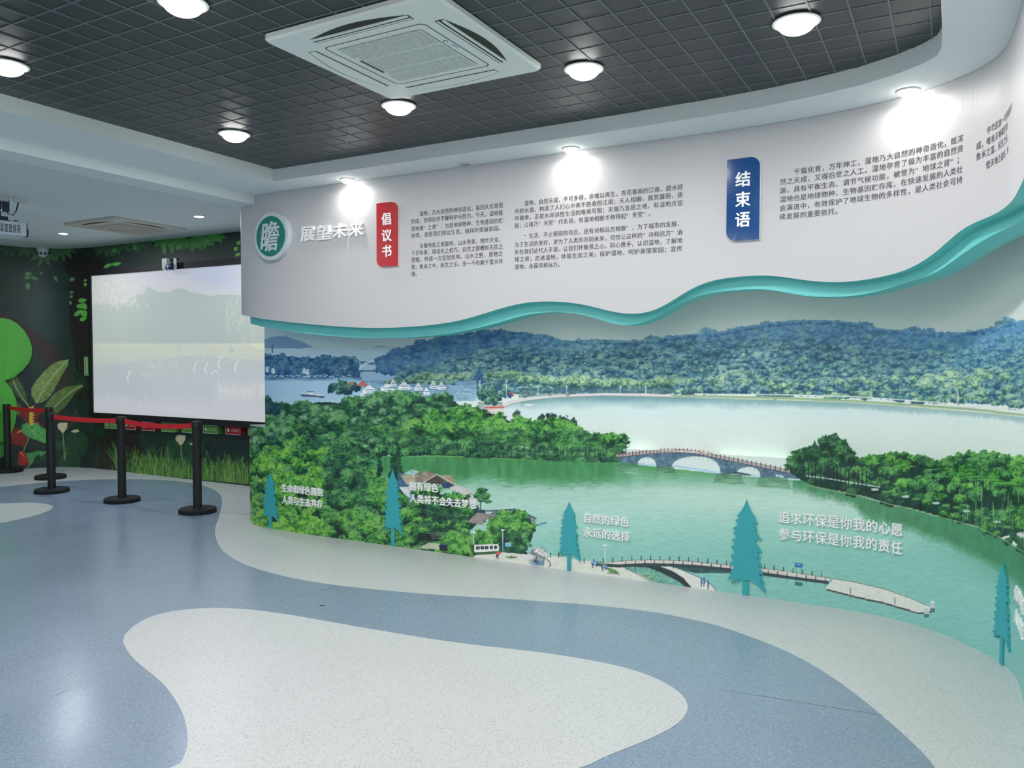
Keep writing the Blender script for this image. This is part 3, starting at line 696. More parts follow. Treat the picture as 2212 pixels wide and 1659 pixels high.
    def arch(xl, yl, xc, yc, xr, yr):
        P = [(xl, yl + 1)]
        for k in range(13):
            t = k / 12; a = math.pi * (1 - t); x = (xl + xr) / 2 + (xr - xl) / 2 * math.cos(a); yb = yl + (yr - yl) * t; P.append((x, yb - (yb - yc) * math.sin(a) ** .8 if t < .5 else yb - (yr - (yr - (yb - yc)) ) * 0 - (yb - yc) * math.sin(a) ** .8))
        P.append((xr, yr + 1))
        pc.pl([(x, y) for x, y in P[1:-1]], 3, (112, 138, 150)); pc.poly(P, (196, 208, 204)); pc.poly([(xl, yl + 1), (xl + (xr - xl) * .05, yl - 4), (xr - 2, yr - 3), (xr, yr + 1)], (160, 190, 208), .1)
    arch(1378, 1003, 1397, 988, 1417, 1007); arch(1452, 1008, 1493, 986, 1556, 1022); arch(1592, 1022, 1613, 1009, 1642, 1030); arch(1676, 1029, 1683, 1026, 1692, 1031)
    pc.line((1586, 1020), (1619, 1026), 3, (44, 56, 64))
    for k in range(40):
        x = 1340 + k * 10; y = np.interp(x, [p[0] for p in TOP], [p[1] for p in TOP]); pc.line((x, y + 1), (x, y + 12), .8, (58, 84, 104), .45)
    pc.pl([(x, y - 2.5) for x, y in TOP], 4.5, (190, 180, 184)); pc.pl([(x, y - 5.5) for x, y in TOP], 1.2, (104, 74, 76)); pc.pl([(x, y + .5) for x, y in TOP], 1.3, (88, 70, 76)); pc.pl([(x, y - 2.8) for x, y in TOP], 1, (120, 92, 94))
    k = 0.0
    while k < 1:
        x = 1338 + 402 * k; y = np.interp(x, [p[0] for p in TOP], [p[1] for p in TOP]); pc.line((x, y - 8.5), (x, y + .5), 2.0, (98, 66, 66)); k += .0175 + .0105 * k
    # right-hand wood
    R1 = [(1704, 988), (1712, 976), (1730, 970), (1748, 974), (1760, 960), (1772, 955), (1778, 944), (1784, 938), (1790, 946), (1797, 950), (1803, 942), (1814, 948), (1824, 960), (1838, 970), (1850, 990), (1866, 990), (1882, 983), (1900, 986), (1921, 978), (1945, 974), (1969, 983), (1993, 990), (2030, 995), (2054, 985),
          (2080, 977), (2095, 974), (2120, 980), (2138, 980), (2162, 987), (2210, 992), (2300, 1000), (XE, 1010), (XE, 1420), (2212, 1192), (2162, 1161), (2114, 1138), (2066, 1125), (2018, 1112), (1969, 1098), (1921, 1088), (1868, 1072), (1800, 1058), (1760, 1050), (1728, 1036), (1706, 1020)]
    def rp(x, y, q):
        base = np.interp(x, [1740, 1868, 1969, 2066, 2162, 2212], [1045, 1072, 1098, 1125, 1161, 1192]); t = base - y
        if t < 34: return G_DK if q < .8 else G_BR
        if x < 1845: return G_DK if q < .3 else mixp(G_MD, G_DK, .35)
        return G_BR if q > .45 else G_MD
    pc.poly([(x, y + 9) for x, y in R1[:32]] + R1[34:], (18, 52, 42), .5)
    rim(pc, R1[:34], 8, 13, rp, 71)
    forest(pc, R1, 9, 20, 700, rp, 15, None, .8)
    for x, y in ((1784, 948), (1760, 962), (1803, 950)): pc.poly([(x, y - 12), (x + 6, y + 6), (x - 6, y + 6)], (30, 78, 58), .4, wob=2)
    pc.pl([(1742, 1028), (1790, 1034), (1850, 1044), (1900, 1052)], 3, (190, 204, 206), .6)
    for k in range(16): x = 1736 + k * 9 + rg.uniform(-2, 2); pc.line((x, 1000 + k * 1.2), (x, 1036 + k * 1.4), 2.2, (16, 34, 36), .9)
    for k in range(14): x = 1890 + k * 22; y = np.interp(x, [1868, 1969, 2066, 2162, 2212], [1052, 1076, 1096, 1130, 1160]); pc.ell(x, y, 9, 3, (206, 214, 210) if k % 3 == 0 else (96, 158, 74), .8)
    pc.pl([(1740, 1048), (1800, 1060), (1868, 1073), (1921, 1089), (1969, 1099), (2018, 1114), (2066, 1126), (2114, 1140), (2162, 1162), (2212, 1193)], 2.4, (110, 150, 96), .8)
    for k in range(160):
        x = rg.uniform(2070, 2500); y = rg.uniform(1010, 1110) + (x - 2070) * .2; pc.line((x, y), (x + rg.uniform(-2, 1), y + rg.uniform(14, 34)), 2, rg.choice([(96, 164, 82), (22, 56, 46), (66, 136, 70), (128, 184, 88)]), .55)
    # bottom-left wood
    W3 = [(525, 985), (560, 960), (600, 955), (640, 950), (700, 958), (760, 955), (800, 975), (795, 990), (790, 1005), (815, 1035), (845, 1042), (870, 1060), (920, 1062), (980, 1075), (1030, 1095), (1040, 1125), (1010, 1150), (1030, 1195), (1030, 1230), (525, 1180)]
    def wp(x, y, q):
        if x > 905 and y > 1065: return G_DK if q < .65 else G_BR
        if x < 700 and y > 975 and q > .15: return [(16, 58, 40), (54, 134, 46), (128, 186, 66)]
        if 655 < x < 800 and y < 1090: return G_DK if q < .6 else G_MD
        return G_BR if q > .3 else G_MD
    forest(pc, [(525, 905), (800, 905), (860, 935), (820, 985), (790, 1000), (525, 1010)], 9, 17, 240, lambda x, y, q: G_MD if q < .5 else (G_CO if q < .75 else G_DK), 21, None, .8)
    forest(pc, W3, 9, 19, 760, wp, 17, (14, 44, 36), .78)
    pc.crown(655, 1052, 26, 14, G_BR, 1.1)
    for x, t, b, r in ((819, 968, 1030, 5), (858, 955, 1040, 14), (848, 975, 1050, 9)):
        n = int((b - t) / 4)
        for k in range(n): pc.crown(x + rg.uniform(-1.5, 1.5), t + 4 * k, 2 + r * (k / n) ** .8, 5, [(10, 40, 38), (20, 66, 46), (44, 100, 58)], .75)
    # houses by the water
    pc.poly([(860, 1024), (868, 1020), (882, 1044), (882, 1060), (860, 1058)], (60, 92, 124), .2)
    pc.poly([(865, 1027), (908, 1026), (903, 1037), (886, 1046), (878, 1046)], (170, 160, 134), .2); pc.poly([(870, 1024), (890, 1013), (907, 1019), (896, 1026)], (146, 186, 180), .15)
    pc.poly([(896, 1034), (909, 1022), (919, 1016), (942, 1024), (944, 1026), (918, 1041), (900, 1042)], (136, 124, 106), .25); pc.poly([(903, 1020), (908, 1019), (909, 1024), (896, 1026)], (110, 104, 96))
    pc.poly([(918, 1041), (944, 1026), (962, 1038), (955, 1046), (925, 1045)], (74, 62, 60), .3); pc.poly([(950, 1026), (974, 1026), (986, 1044), (976, 1047), (962, 1038)], (150, 136, 108), .2); pc.pl([(915, 1042), (944, 1025), (984, 1047)], 1.6, (196, 192, 180))
    pc.poly([(954, 1046), (963, 1039), (982, 1048), (972, 1056), (956, 1054)], (40, 66, 96), .2)
    pc.poly([(862, 1052), (888, 1052), (906, 1062), (885, 1076), (872, 1066)], (192, 196, 200), .1); pc.poly([(884, 1066), (902, 1062), (896, 1078), (884, 1080)], (110, 160, 204), .1)
    pc.poly([(970, 1054), (985, 1047), (1010, 1056), (1026, 1067), (1034, 1084), (1020, 1088), (1004, 1074), (990, 1064)], (188, 186, 184), .1); pc.pl([(1005, 1070), (1018, 1066), (1030, 1078)], 1.4, (120, 118, 118))
    pc.crown(925, 1062, 38, 16, G_BR, 1.05); pc.crown(985, 1076, 30, 12, G_BR, 1.0); pc.crown(950, 1088, 34, 14, G_MD, .8); pc.crown(1010, 1104, 16, 10, G_BR, .9)
    pc.line((1038, 1075), (1038, 1100), 2, (46, 50, 44)); [pc.crown(x, y, r, r * .7, G_MD, .9) for x, y, r in ((1040, 1062, 13), (1050, 1072, 13), (1030, 1070, 9), (1042, 1078, 12), (1055, 1084, 9))]
    pc.poly([(1010, 1128), (1034, 1105), (1056, 1112), (1040, 1133)], (142, 130, 128), .1); pc.pl([(1009, 1128), (1034, 1104), (1056, 1112), (1042, 1133), (1010, 1129)], 1.2, (100, 92, 92)); pc.poly([(1028, 1100), (1048, 1102), (1048, 1109), (1030, 1107)], (44, 66, 88))
    pc.poly([(1048, 1110), (1090, 1109), (1090, 1120), (1052, 1122)], (120, 122, 116), .3); pc.pl([(1048, 1104), (1090, 1102), (1112, 1100), (1130, 1107), (1157, 1120)], 2.2, (46, 46, 52)); pc.pl([(1062, 1109), (1090, 1107), (1112, 1106), (1130, 1113), (1157, 1128)], 1.4, (46, 46, 52))
    for k in range(13): x = 1064 + k * 7.4; y = np.interp(x, [1060, 1112, 1130, 1160], [1102, 1099, 1106, 1120]); pc.line((x, y), (x, y + 10), 1.5, (50, 46, 52)); pc.line((x, y + 1), (x + 6, y + 8), .8, (56, 52, 58)); pc.line((x + 6, y + 1), (x, y + 8), .8, (56, 52, 58))
    pc.pl([(1155, 1136), (1165, 1134), (1172, 1131), (1180, 1129)], 3, (58, 124, 178)); pc.poly([(1054, 1126), (1076, 1124), (1070, 1134), (1052, 1134)], (70, 66, 62), .4)
    forest(pc, [(1060, 1130), (1085, 1108), (1115, 1103), (1140, 1115), (1155, 1135), (1150, 1160), (1138, 1190), (1120, 1196), (1090, 1196), (1060, 1190)], 7, 14, 70, lambda x, y, q: G_BR if y < 1150 else (G_MD if q > .5 else G_DK), 31, (24, 66, 48), .9)
    forest(pc, [(960, 1160), (985, 1152), (1005, 1165), (1030, 1150), (1070, 1145), (1078, 1170), (1060, 1180), (1024, 1182), (1026, 1204), (960, 1192)], 8, 15, 70, lambda x, y, q: G_BR, 33, None, .85)
    pc.poly([(925, 1172), (950, 1175), (950, 1188), (905, 1184)], (170, 182, 150), .1); pc.poly([(905, 1150), (945, 1156), (950, 1170), (900, 1166)], (28, 40, 38), .4); pc.poly([(948, 1178), (953, 1175), (966, 1176), (968, 1190), (950, 1190)], (32, 44, 58)); pc.line((952, 1176), (964, 1177), 2, (40, 84, 128))
    for k in range(8): pc.line((925 + k * 4, 1152 + k % 3 * 5), (935 + k * 4, 1153 + k % 3 * 5), 1.2, (150, 160, 150), .7)
    # plaza, dock and jetty
    PZ = [(1018, 1206), (1028, 1199), (1060, 1195), (1084, 1193), (1131, 1197), (1189, 1199.5), (1225, 1205), (1260, 1211), (1298, 1213), (1339, 1221), (1363, 1231), (1393, 1245), (1418, 1262), (1418, 1300), (1018, 1300)]
    pc.poly(PZ, (200, 200, 192), .04); pc.pl(PZ[11:8:-1] + PZ[12:13], 1.2, (70, 84, 84))
    pc.pl([(1339, 1221), (1363, 1231), (1393, 1245), (1418, 1260)], 1.5, (60, 74, 76))
    pc.poly([(1340, 1222), (1398, 1222), (1430, 1232), (1470, 1250), (1500, 1272), (1418, 1262), (1393, 1245), (1363, 1231)], (96, 156, 144), .25)
    for k in range(30): pc.ell(1400 + rg.uniform(-20, 50), 1245 + rg.uniform(-12, 14), 3, 1.2, (150, 180, 110), .7)
    pc.poly([(1396, 1218), (1420, 1222), (1450, 1232), (1476, 1247), (1500, 1272), (1494, 1276), (1462, 1254), (1430, 1238), (1400, 1226), (1340, 1223), (1340, 1219)], (42, 52, 56))
    pc.poly([(1396, 1217), (1442, 1220), (1470, 1230), (1510, 1247), (1535, 1262), (1552, 1282), (1498, 1274), (1476, 1248), (1450, 1232), (1420, 1222)], (206, 204, 198), .04); pc.pl([(1442, 1220), (1470, 1230), (1510, 1247), (1535, 1262), (1552, 1282)], 1.2, (70, 70, 74))
    pc.poly([(1440, 1222), (1505, 1224), (1576, 1230), (1580, 1238), (1500, 1238), (1470, 1230)], (44, 84, 84), .3)
    D1 = [(1282, 1215), (1312, 1214), (1366, 1210), (1407, 1209), (1447, 1210), (1488, 1212), (1530, 1216), (1580, 1221), (1649, 1227), (1720, 1237), (1795, 1249)]
    D2 = [(1790, 1256), (1720, 1247), (1649, 1237), (1580, 1230), (1575, 1228), (1502, 1221), (1447, 1218), (1393, 1217), (1336, 1220), (1290, 1217)]
    pc.poly([(x, y + 6) for x, y in D2[::-1]] + D2, (48, 66, 70)); pc.poly(D1 + D2, (198, 190, 184), .05); pc.pl(D1, 1, (90, 84, 84)); pc.pl(D2, 1.4, (50, 56, 60))
    for k in range(26):
        x = 1262 + k * 20.5
        if 1576 < x < 1650: continue
        y = np.interp(x, [p[0] for p in D1], [p[1] for p in D1]); pc.line((x, y - 8), (x, y + 1), 1.9, (36, 44, 50))
        if x > 1335: y2 = np.interp(x + 8, [p[0] for p in D2[::-1]], [p[1] for p in D2[::-1]]); pc.line((x + 8, y2 - 6), (x + 8, y2 + 2), 1.9, (36, 44, 50)); pc.line((x + 8, y2 + 6), (x + 8, y2 + 13), 1.3, (60, 110, 112), .7)
    for x in (1189, 1207): pc.line((x, 1195), (x, 1203), 2, (36, 44, 50))
    JT = [(1783, 1271), (1801, 1250), (1849, 1258), (1909, 1272), (1969, 1293), (2002, 1308), (2017, 1318), (1999, 1322), (1984, 1323), (1909, 1301), (1849, 1288)]
    pc.poly([(x, y + 4) for x, y in JT], (70, 74, 74)); pc.poly(JT, (204, 202, 194), .04); pc.pl(JT[1:6], 1.2, (90, 86, 84))
    for x, y in ((1837, 1274), (1933, 1296)): pc.line((x, y - 4), (x, y + 8), 2.6, (120, 124, 120)); pc.line((x, y + 10), (x, y + 18), 2, (70, 120, 124), .6)
    for x, y in ((1862, 1254), (1952, 1280)): pc.line((x, y), (x, y + 8), 3, (170, 176, 172))
    for x, y in ((2001, 1320), (2014, 1308)): pc.poly([(x - 5, y - 8), (x + 5, y - 7), (x + 6, y + 6), (x - 5, y + 6)], (176, 188, 186)); pc.ell(x, y - 8, 5, 2, (206, 212, 208)); pc.poly([(x - 5, y + 6), (x + 6, y + 6), (x + 5, y + 14), (x - 4, y + 14)], (66, 110, 112))
    pc.poly([(1717, 1216), (1734, 1217), (1734, 1226), (1717, 1225)], (40, 96, 172)); pc.line((1720, 1225), (1720, 1238), 1, (80, 100, 110)); pc.line((1730, 1226), (1730, 1239), 1, (80, 100, 110)); pc.line((1720, 1219.5), (1729, 1220.2), .9, (190, 206, 226), .8); pc.poly([(1717, 1257), (1733, 1259), (1733, 1266), (1717, 1264)], (52, 110, 104))
    # plaza furniture
    for x, t, b in ((1023, 1150, 1176), (1086, 1145, 1192), (1307, 1178, 1215)): pc.line((x, t), (x, b), 1.8, (186, 200, 206)); pc.ell(x, t, 4.6, 2, (222, 226, 226)); pc.ell(x, t + 2, 3, 1.6, (120, 130, 136), .6)
    pc.line((1086, 1170), (1086, 1193), 2, (70, 130, 190))
    pc.poly([(1024, 1177), (1077, 1175), (1078, 1190), (1025, 1193)], (214, 214, 208)); [pc.poly([(1028.5 + k * 9.6, 1180 - k * .3), (1036 + k * 9.6, 1179.8 - k * .3), (1036 + k * 9.6, 1187 - k * .3), (1028.5 + k * 9.6, 1187.3 - k * .3)], (56, 62, 70)) for k in range(5)]
    pc.poly([(1026, 1193), (1088, 1190), (1080, 1196), (1028, 1199)], (56, 96, 58), .3)
    pc.poly([(1092, 1172), (1103, 1173), (1103, 1181), (1092, 1180)], (120, 184, 218)); pc.line((1098, 1181), (1098, 1193), 1, (130, 150, 160)); pc.line((1094, 1176), (1101, 1176.6), 1.2, (60, 110, 170), .9)
    pc.ell(1077, 1195, 5, 4, (214, 74, 78)); pc.line((1073, 1198), (1072, 1207), 1.6, (36, 36, 44)); pc.line((1075, 1200), (1077, 1207), 1.6, (36, 36, 44)); pc.poly([(1072, 1196), (1077, 1197), (1077, 1203), (1072, 1203)], (50, 44, 50))
    pc.poly([(1090, 1203), (1104, 1200), (1119, 1204), (1104, 1207)], (96, 100, 84)); pc.poly([(1094, 1202), (1110, 1201), (1114, 1204), (1098, 1205)], (96, 146, 74), .4)
    # stone beast
    SB = (140, 146, 150)
    pc.poly([(1145, 1196), (1147, 1188), (1153, 1183), (1160, 1184), (1172, 1183), (1180, 1190), (1186, 1199), (1182, 1206), (1176, 1210), (1176, 1222), (1150, 1221), (1141, 1216), (1143, 1209), (1149, 1208), (1151, 1200)], SB, .6)
    pc.poly([(1155, 1184), (1172, 1184), (1186, 1200), (1178, 1203), (1164, 1199)], (186, 186, 182), .3); pc.poly([(1149, 1210), (1176, 1210), (1175, 1222), (1148, 1221)], (98, 120, 146), .5); pc.ell(1157, 1213, 4, 3, (52, 66, 80)); pc.pl([(1181, 1208), (1187, 1213), (1190, 1221), (1186, 1224)], 2.6, (120, 118, 114)); pc.ell(1150, 1190, 2, 2, (60, 66, 74)); pc.line((1170, 1181), (1172, 1185), 2, (90, 96, 100))
    for x, y in ((1284, 1217), (1305, 1224)): pc.poly([(x - 3, y - 6), (x + 7, y - 4), (x + 4, y + 6), (x - 6, y + 3)], (70, 120, 170), .3); pc.line((x - 6, y - 2), (x - 3, y + 9), 2, (40, 48, 60)); pc.line((x + 7, y - 4), (x + 4, y + 7), 1.6, (40, 48, 60)); pc.line((x - 2, y - 2), (x + 4, y), 1.6, (170, 200, 220))
    pc.poly([(1310, 1227), (1322, 1228), (1338, 1236), (1336, 1240), (1316, 1237)], (92, 140, 72), .5); pc.poly([(1294, 1213), (1300, 1213), (1302, 1220), (1294, 1220)], (92, 140, 72), .5); pc.line((1312, 1238), (1338, 1241), 2, (120, 118, 110))
    for x, y in ((1515.5, 1258), (1521, 1257), (1530, 1263)): pc.line((x, y - 6), (x, y + 3), 3.2, (48, 92, 170)); pc.ell(x, y - 8, 1.8, 1.8, (60, 96, 160)); pc.line((x, y + 3), (x - .6, y + 9), 1.8, (36, 40, 60))

def print_grid(name, surf, off, s, z, PX, PY, paint, m, parent=None, kind=None):
    pc = Pic(PX, PY); paint(pc)
    nz, ns = PX.shape
    X, Y = surf.xy(s, off)
    v = np.empty((nz, ns, 3), np.float32); v[..., 0] = X; v[..., 1] = Y; v[..., 2] = np.asarray(z)[:, None]
    idx = np.arange(nz * ns).reshape(nz, ns)
    q = np.stack([idx[:-1, :-1], idx[:-1, 1:], idx[1:, 1:], idx[1:, :-1]], -1).reshape(-1, 4)
    me = bpy.data.meshes.new(name)
    me.vertices.add(nz * ns); me.vertices.foreach_set('co', v.ravel())
    me.loops.add(q.size); me.loops.foreach_set('vertex_index', q.ravel().astype(np.int32))
    me.polygons.add(len(q)); me.polygons.foreach_set('loop_start', np.arange(0, q.size, 4, dtype=np.int32)); me.polygons.foreach_set('loop_total', np.full(len(q), 4, np.int32))
    me.update(calc_edges=True)
    at = me.color_attributes.new('print', 'BYTE_COLOR', 'POINT')
    rgba = np.ones((nz * ns, 4), np.float32); cc = pc.c.reshape(-1, 3) / 255
    if paint is paint_lake: g = cc.mean(1, keepdims=True); cc = g + (cc - g) * .86
    rgba[:, :3] = np.clip(cc, 0, 1)
    at.data.foreach_set('color_srgb', rgba.ravel())
    me.materials.append(m)
    o = bpy.data.objects.new(name, me); COL.objects.link(o)
    if parent: o.parent = parent
    if kind: o['kind'] = kind
    return o
def grid_cols(surf, off, px_step, px0, px1, zref=1.2, extra=60):
    ss = np.linspace(0, surf.L, 6000); X, Y = surf.xy(ss, off)
    dep = X * FWD[0] + Y * FWD[1] + (zref - EYE) * FWD[2]
    px, _ = project(X, Y, zref)
    ok = dep > .5
    return ss, px, ok
def mural(name, surf, z0, z1, dz, m, parent=None):
    ss, px, ok = grid_cols(surf, 0, 0, 0, 0)
    e = np.nonzero(ok & (px > 2216))[0]; e = e[0] if len(e) else len(ss) - 1
    tgt = np.arange(px[0], 2216, 1.35); s = np.interp(tgt, px[:e + 1], ss[:e + 1]); s[0] = 0
    sx = np.linspace(s[-1], surf.L, 50)[1:]; sall = np.concatenate([s, sx])
    z = np.linspace(z0, z1, int((z1 - z0) / dz) + 1)
    X, Y = surf.xy(s); PX, PY = project(X[None, :], Y[None, :], z[:, None])
    PXx = PX[:, -1:] + (sx - s[-1])[None, :] * 110; PYx = np.repeat(PY[:, -1:], len(sx), 1)
    return print_grid(name, surf, 0, sall, z, np.concatenate([PX, PXx], 1), np.concatenate([PY, PYx], 1), paint_lake, m, parent)
M_PRINT = vmat('lake_print', .4, 1.48)
M_JUN = vmat('jungle_print', .55, 1.35)
M_SCR = vmat('projected_picture', .6, 1.0, emis=.74, fine=.02)
LEDGE = .94
lowt = empty('mural_dado', (-3, 5.33, 0), 'lower half of the curved lake mural, on the floor, with a narrow ledge on top', 'mural')
o = mural('printed_face', LOWER, 0, LEDGE, .004, M_PRINT); local(o, lowt)
upt = empty('lake_mural', (-3, 5.53, LEDGE), 'upper half of the lake mural with blue hills, set back above the ledge', 'mural')
o = mural('printed_face', UPPER, LEDGE, 2.42, .0042, M_PRINT); local(o, upt)
# ledge on top of the dado and the cut left ends
v = []; f = []; ss = np.linspace(0, LOWER.L, 1400)
for s in ss:
    x, y = LOWER.xy(s); x2, y2 = LOWER.xy(s, -.1); v += [(x, y, LEDGE), (x2, y2, LEDGE)]
for k in range(len(ss) - 1): f.append([2 * k, 2 * k + 2, 2 * k + 3, 2 * k + 1])
M_LEDG2 = vmat('ledge_print', .25, 2.0)
X0, Y0 = LOWER.xy(ss); dep = X0 * FWD[0] + Y0 * FWD[1]; PXl, PYl = project(X0, Y0, LEDGE); last = np.nonzero((dep > .5) & (PXl < 2216))[0][-1]
PXl[last + 1:] = PXl[last] + np.arange(1, len(ss) - last) * 6; PYl[last + 1:] = PYl[last]
o = print_grid('ledge', Surf([tuple(q) for q in LOWER.p], 0), 0, ss, np.array([LEDGE, LEDGE]), np.stack([PXl, PXl]), np.stack([PYl, PYl - 1]), paint_lake, M_LEDG2)
co = np.array([[q.co.x, q.co.y, q.co.z] for q in o.data.vertices]); X2, Y2 = LOWER.xy(ss, -.1); co[len(ss):, 0] = X2; co[len(ss):, 1] = Y2; o.data.vertices.foreach_set('co', co.ravel()); local(o, lowt)
a, b, c = LOWER.P(0, 0), LOWER.P(0, 0, -.2), LOWER.P(0, 0, -.42)
o = obj('end_face', [a, c, (c[0], c[1], LEDGE), (a[0], a[1], LEDGE)], [[0, 1, 2, 3]], M_WALL); local(o, lowt)
a, c = UPPER.P(0, LEDGE), UPPER.P(0, LEDGE, -.22)
o = obj('end_face', [a, c, (c[0], c[1], 2.42), (a[0], a[1], 2.42)], [[0, 1, 2, 3]], M_WALL); local(o, upt)

# ------------------------------------------------------------------ white fascia panel with wavy lower edge, teal wave board behind it
WB = [(522, 679), (560, 688), (600, 693), (640, 697.5), (700, 703), (750, 706.5), (800, 708.5), (850, 708), (900, 705), (950, 700), (1000, 691), (1050, 676), (1085, 665), (1120, 656), (1150, 652), (1180, 651), (1215, 652), (1250, 656), (1275, 661), (1304, 669), (1330, 675), (1352, 678), (1376, 679), (1400, 675),
      (1430, 664), (1458, 646), (1490, 625), (1520, 611), (1556, 602), (1600, 597), (1640, 594.5), (1660, 594.5), (1700, 599), (1740, 606), (1780, 609.5), (1820, 610), (1860, 606), (1900, 599), (1960, 584), (2022, 546), (2063, 505), (2090, 486), (2131, 470), (2166, 451), (2190, 429), (2204, 402), (2212, 386)]
TB = [(531, 697), (570, 706.5), (601, 712), (640, 718), (683, 723), (724, 726.5), (764, 729), (818, 730.5), (860, 730), (900, 728), (940, 724.5), (981, 719), (1022, 711), (1062, 701), (1080, 696), (1120, 684), (1150, 677), (1192, 673.5), (1220, 674.5), (1248, 678), (1280, 685.5), (1304, 693), (1330, 701), (1350, 704), (1374, 702),
      (1400, 694), (1430, 679), (1458, 661.5), (1480, 650), (1500, 641), (1530, 633.5), (1560, 629), (1600, 625.5), (1634, 624), (1660, 625), (1690, 630), (1722, 637), (1750, 640.5), (1780, 642), (1825, 641), (1860, 637), (1884, 632.5), (1915, 625), (1943, 615), (1975, 604), (2008, 600 - 2), (2036, 580), (2068, 557), (2090, 540), (2130, 514), (2171, 494), (2212, 473)]
def edge_fn(surf, P):
    q = sorted(surf.hit(x, y) for x, y in P); S = np.array([a for a, _ in q]); Z = np.array([b for _, b in q])
    S = np.concatenate([[0], S, [S[-1] + .25, S[-1] + .7, surf.L]]); Z = np.concatenate([[Z[0]], Z, [Z[-1] + .04, Z[-1] - .1, Z[-1] - .3]])
    g = np.linspace(0, surf.L, 700); zz = np.interp(g, S, Z); k = np.ones(9) / 9; zz[4:-4] = np.convolve(zz, k, 'valid')
    return lambda s: float(np.interp(s, g, zz))
wz, tz = edge_fn(WHITE, WB), edge_fn(TEAL, TB)
def wavy(name, surf, zf, top, depth, m_front, m_under, label, cat, n=420):
    v = []; f = []; mi = []
    ss = np.linspace(0, surf.L, n)
    for s in ss:
        zb = zf(s); v += [surf.P(s, zb), surf.P(s, top), surf.P(s, zb, -depth), surf.P(s, top, -depth)]
    for k in range(n - 1):
        a, b = 4 * k, 4 * k + 4
        f += [[a, b, b + 1, a + 1], [a, a + 2, b + 2, b], [a + 2, a + 3, b + 3, b + 2]]; mi += [0, 1, 0]
    f += [[0, 1, 3, 2]]; mi += [0]
    e = empty(name, surf.P(.5, 2.3), label, cat)
    o = obj('board', v, f, [m_front, m_under], None, False, mi); local(o, e)
    return e
fascia = wavy('fascia_panel', WHITE, wz, ZS - .001, .0745, M_PANEL, M_TEAL, 'tall curved white fascia board with a wavy lower edge, carrying the wall texts', 'wall panel')
tealb = wavy('wave_board', TEAL, tz, ZS - .001, .15, M_TEAL, M_TEAL, 'teal wave-edged board showing as a ribbon under the white fascia', 'wall panel')

# printed paragraphs on the fascia
def para(lines, ys, xl, xr, gap_after=None, em=.0, label=None, pitch=None):
    s0, _ = WHITE.hit(xl, ys[0]); s1, _ = WHITE.hit(xr, ys[0]); mb = MB()
    nfull = max(len(l) for l in lines); W = s1 - s0
    zs = [WHITE.hit(xl, y)[1] for y in ys]
    h = em or (zs[0] - zs[1]) * .78
    for i, (l, z) in enumerate(zip(lines, zs)):
        last = l[-1] in '。' and len(l) < nfull - 1
        adv = W / nfull if last or len(l) < nfull * .7 else W / len(l)
        for k, c in enumerate(l): put_glyph(mb, c, 'r', s0 + k * adv + adv * .02, z - h * .36, min(adv * .96, h * 1.0), h, WHITE, .0012)
    o = raw(mb, 'printed_text', M_INK); local(o, fascia); o['kind'] = 'stuff'; return o
para(PARA1, [464, 479, 495, 509.8, 533, 547.6, 562, 577.3, 592], 888, 1087)
para(PARA2, [441.8, 457, 472.4, 488, 512.5, 529.5, 545.2, 561, 577], 1111.5, 1475.5)
para(PARA3, [375.7, 393.9, 412.8, 431.5, 450.3, 469.2], 1684.5, 2080)
def para4():
    s3, z3 = WHITE.hit(1684.5, 393.9); s4, _ = WHITE.hit(2080, 380); adv = (s4 - s3) / 26
    _, za = WHITE.hit(1684.5, 393.9); _, zb = WHITE.hit(1684.5, 412.8); pitch = za - zb; h = pitch * .78
    s0, z0 = WHITE.hit(2109, 316.5); mb = MB()
    for l, dz in zip(PARA4, (1, 0, -1, -2.15)):
        for k, c in enumerate(l): put_glyph(mb, c, 'r', s0 + k * adv, z0 + dz * pitch - h * .36, adv * .95, h, WHITE, .0012)
    o = raw(mb, 'printed_text', M_INK); local(o, fascia); o['kind'] = 'stuff'
para4()

# red and blue name plates
def plate(name, surf, x0, ytop, ybot, x1, m, chars, cy, chh, cwpx, label, cat='sign'):
    s0, zt = surf.hit(x0, ytop); _, zb = surf.hit(x0, ybot); s1, _ = surf.hit(x1, ytop)
    w, h = s1 - s0, zt - zb; sc, zc = (s0 + s1) / 2, (zt + zb) / 2
    e = empty(name, surf.P(sc, zc, .01), label, cat)
    fn = lambda a, b, d: surf.P(sc + a, zc + b, d)
    mb = MB().prism(rrect(w * 1.03, h * 1.008, w * .3, 8, (0 if 0 else 0, 0, 1, 0)) if 0 else [(a, b) for a, b in rrect(w * 1.03, h * 1.01, w * .28, 8, (1, 0, 1, 0))], fn, .001, .009)
    o = mb.build('backing', M_LET); local(o, e)
    mb = MB().prism(rrect(w, h, w * .28, 8, (1, 0, 1, 0)), fn, .009, .02)
    o = mb.build('plate', m); local(o, e)
    for c, y in zip(chars, cy):
        px = (x0 + x1) / 2; _, z = surf.hit(px, y); mb = MB(); hh = abs(surf.hit(px, y - chh / 2)[1] - surf.hit(px, y + chh / 2)[1]) * 1.08; ww = (surf.hit(px + cwpx / 2, y)[0] - surf.hit(px - cwpx / 2, y)[0]) * 1.06
        put_glyph(mb, c, 'b', sc - ww * .5, z - hh * .38, ww, hh, surf, .0202, .024)
        o = raw(mb, 'character', M_LET); local(o, e)
    return e
plate('red_name_plate', WHITE, 816.5, 440.5, 577.5, 861.5, M_RED, "倡议书", (473.6, 509, 543), 26, 21, 'glossy red upright plate with three white characters, left of the paragraphs')
plate('blue_name_plate', WHITE, 1572.5, 347, 522.5, 1643.5, M_BLUE, "结束语", (388, 431.6, 475), 32, 32, 'glossy blue upright plate with three white characters near the middle of the fascia')
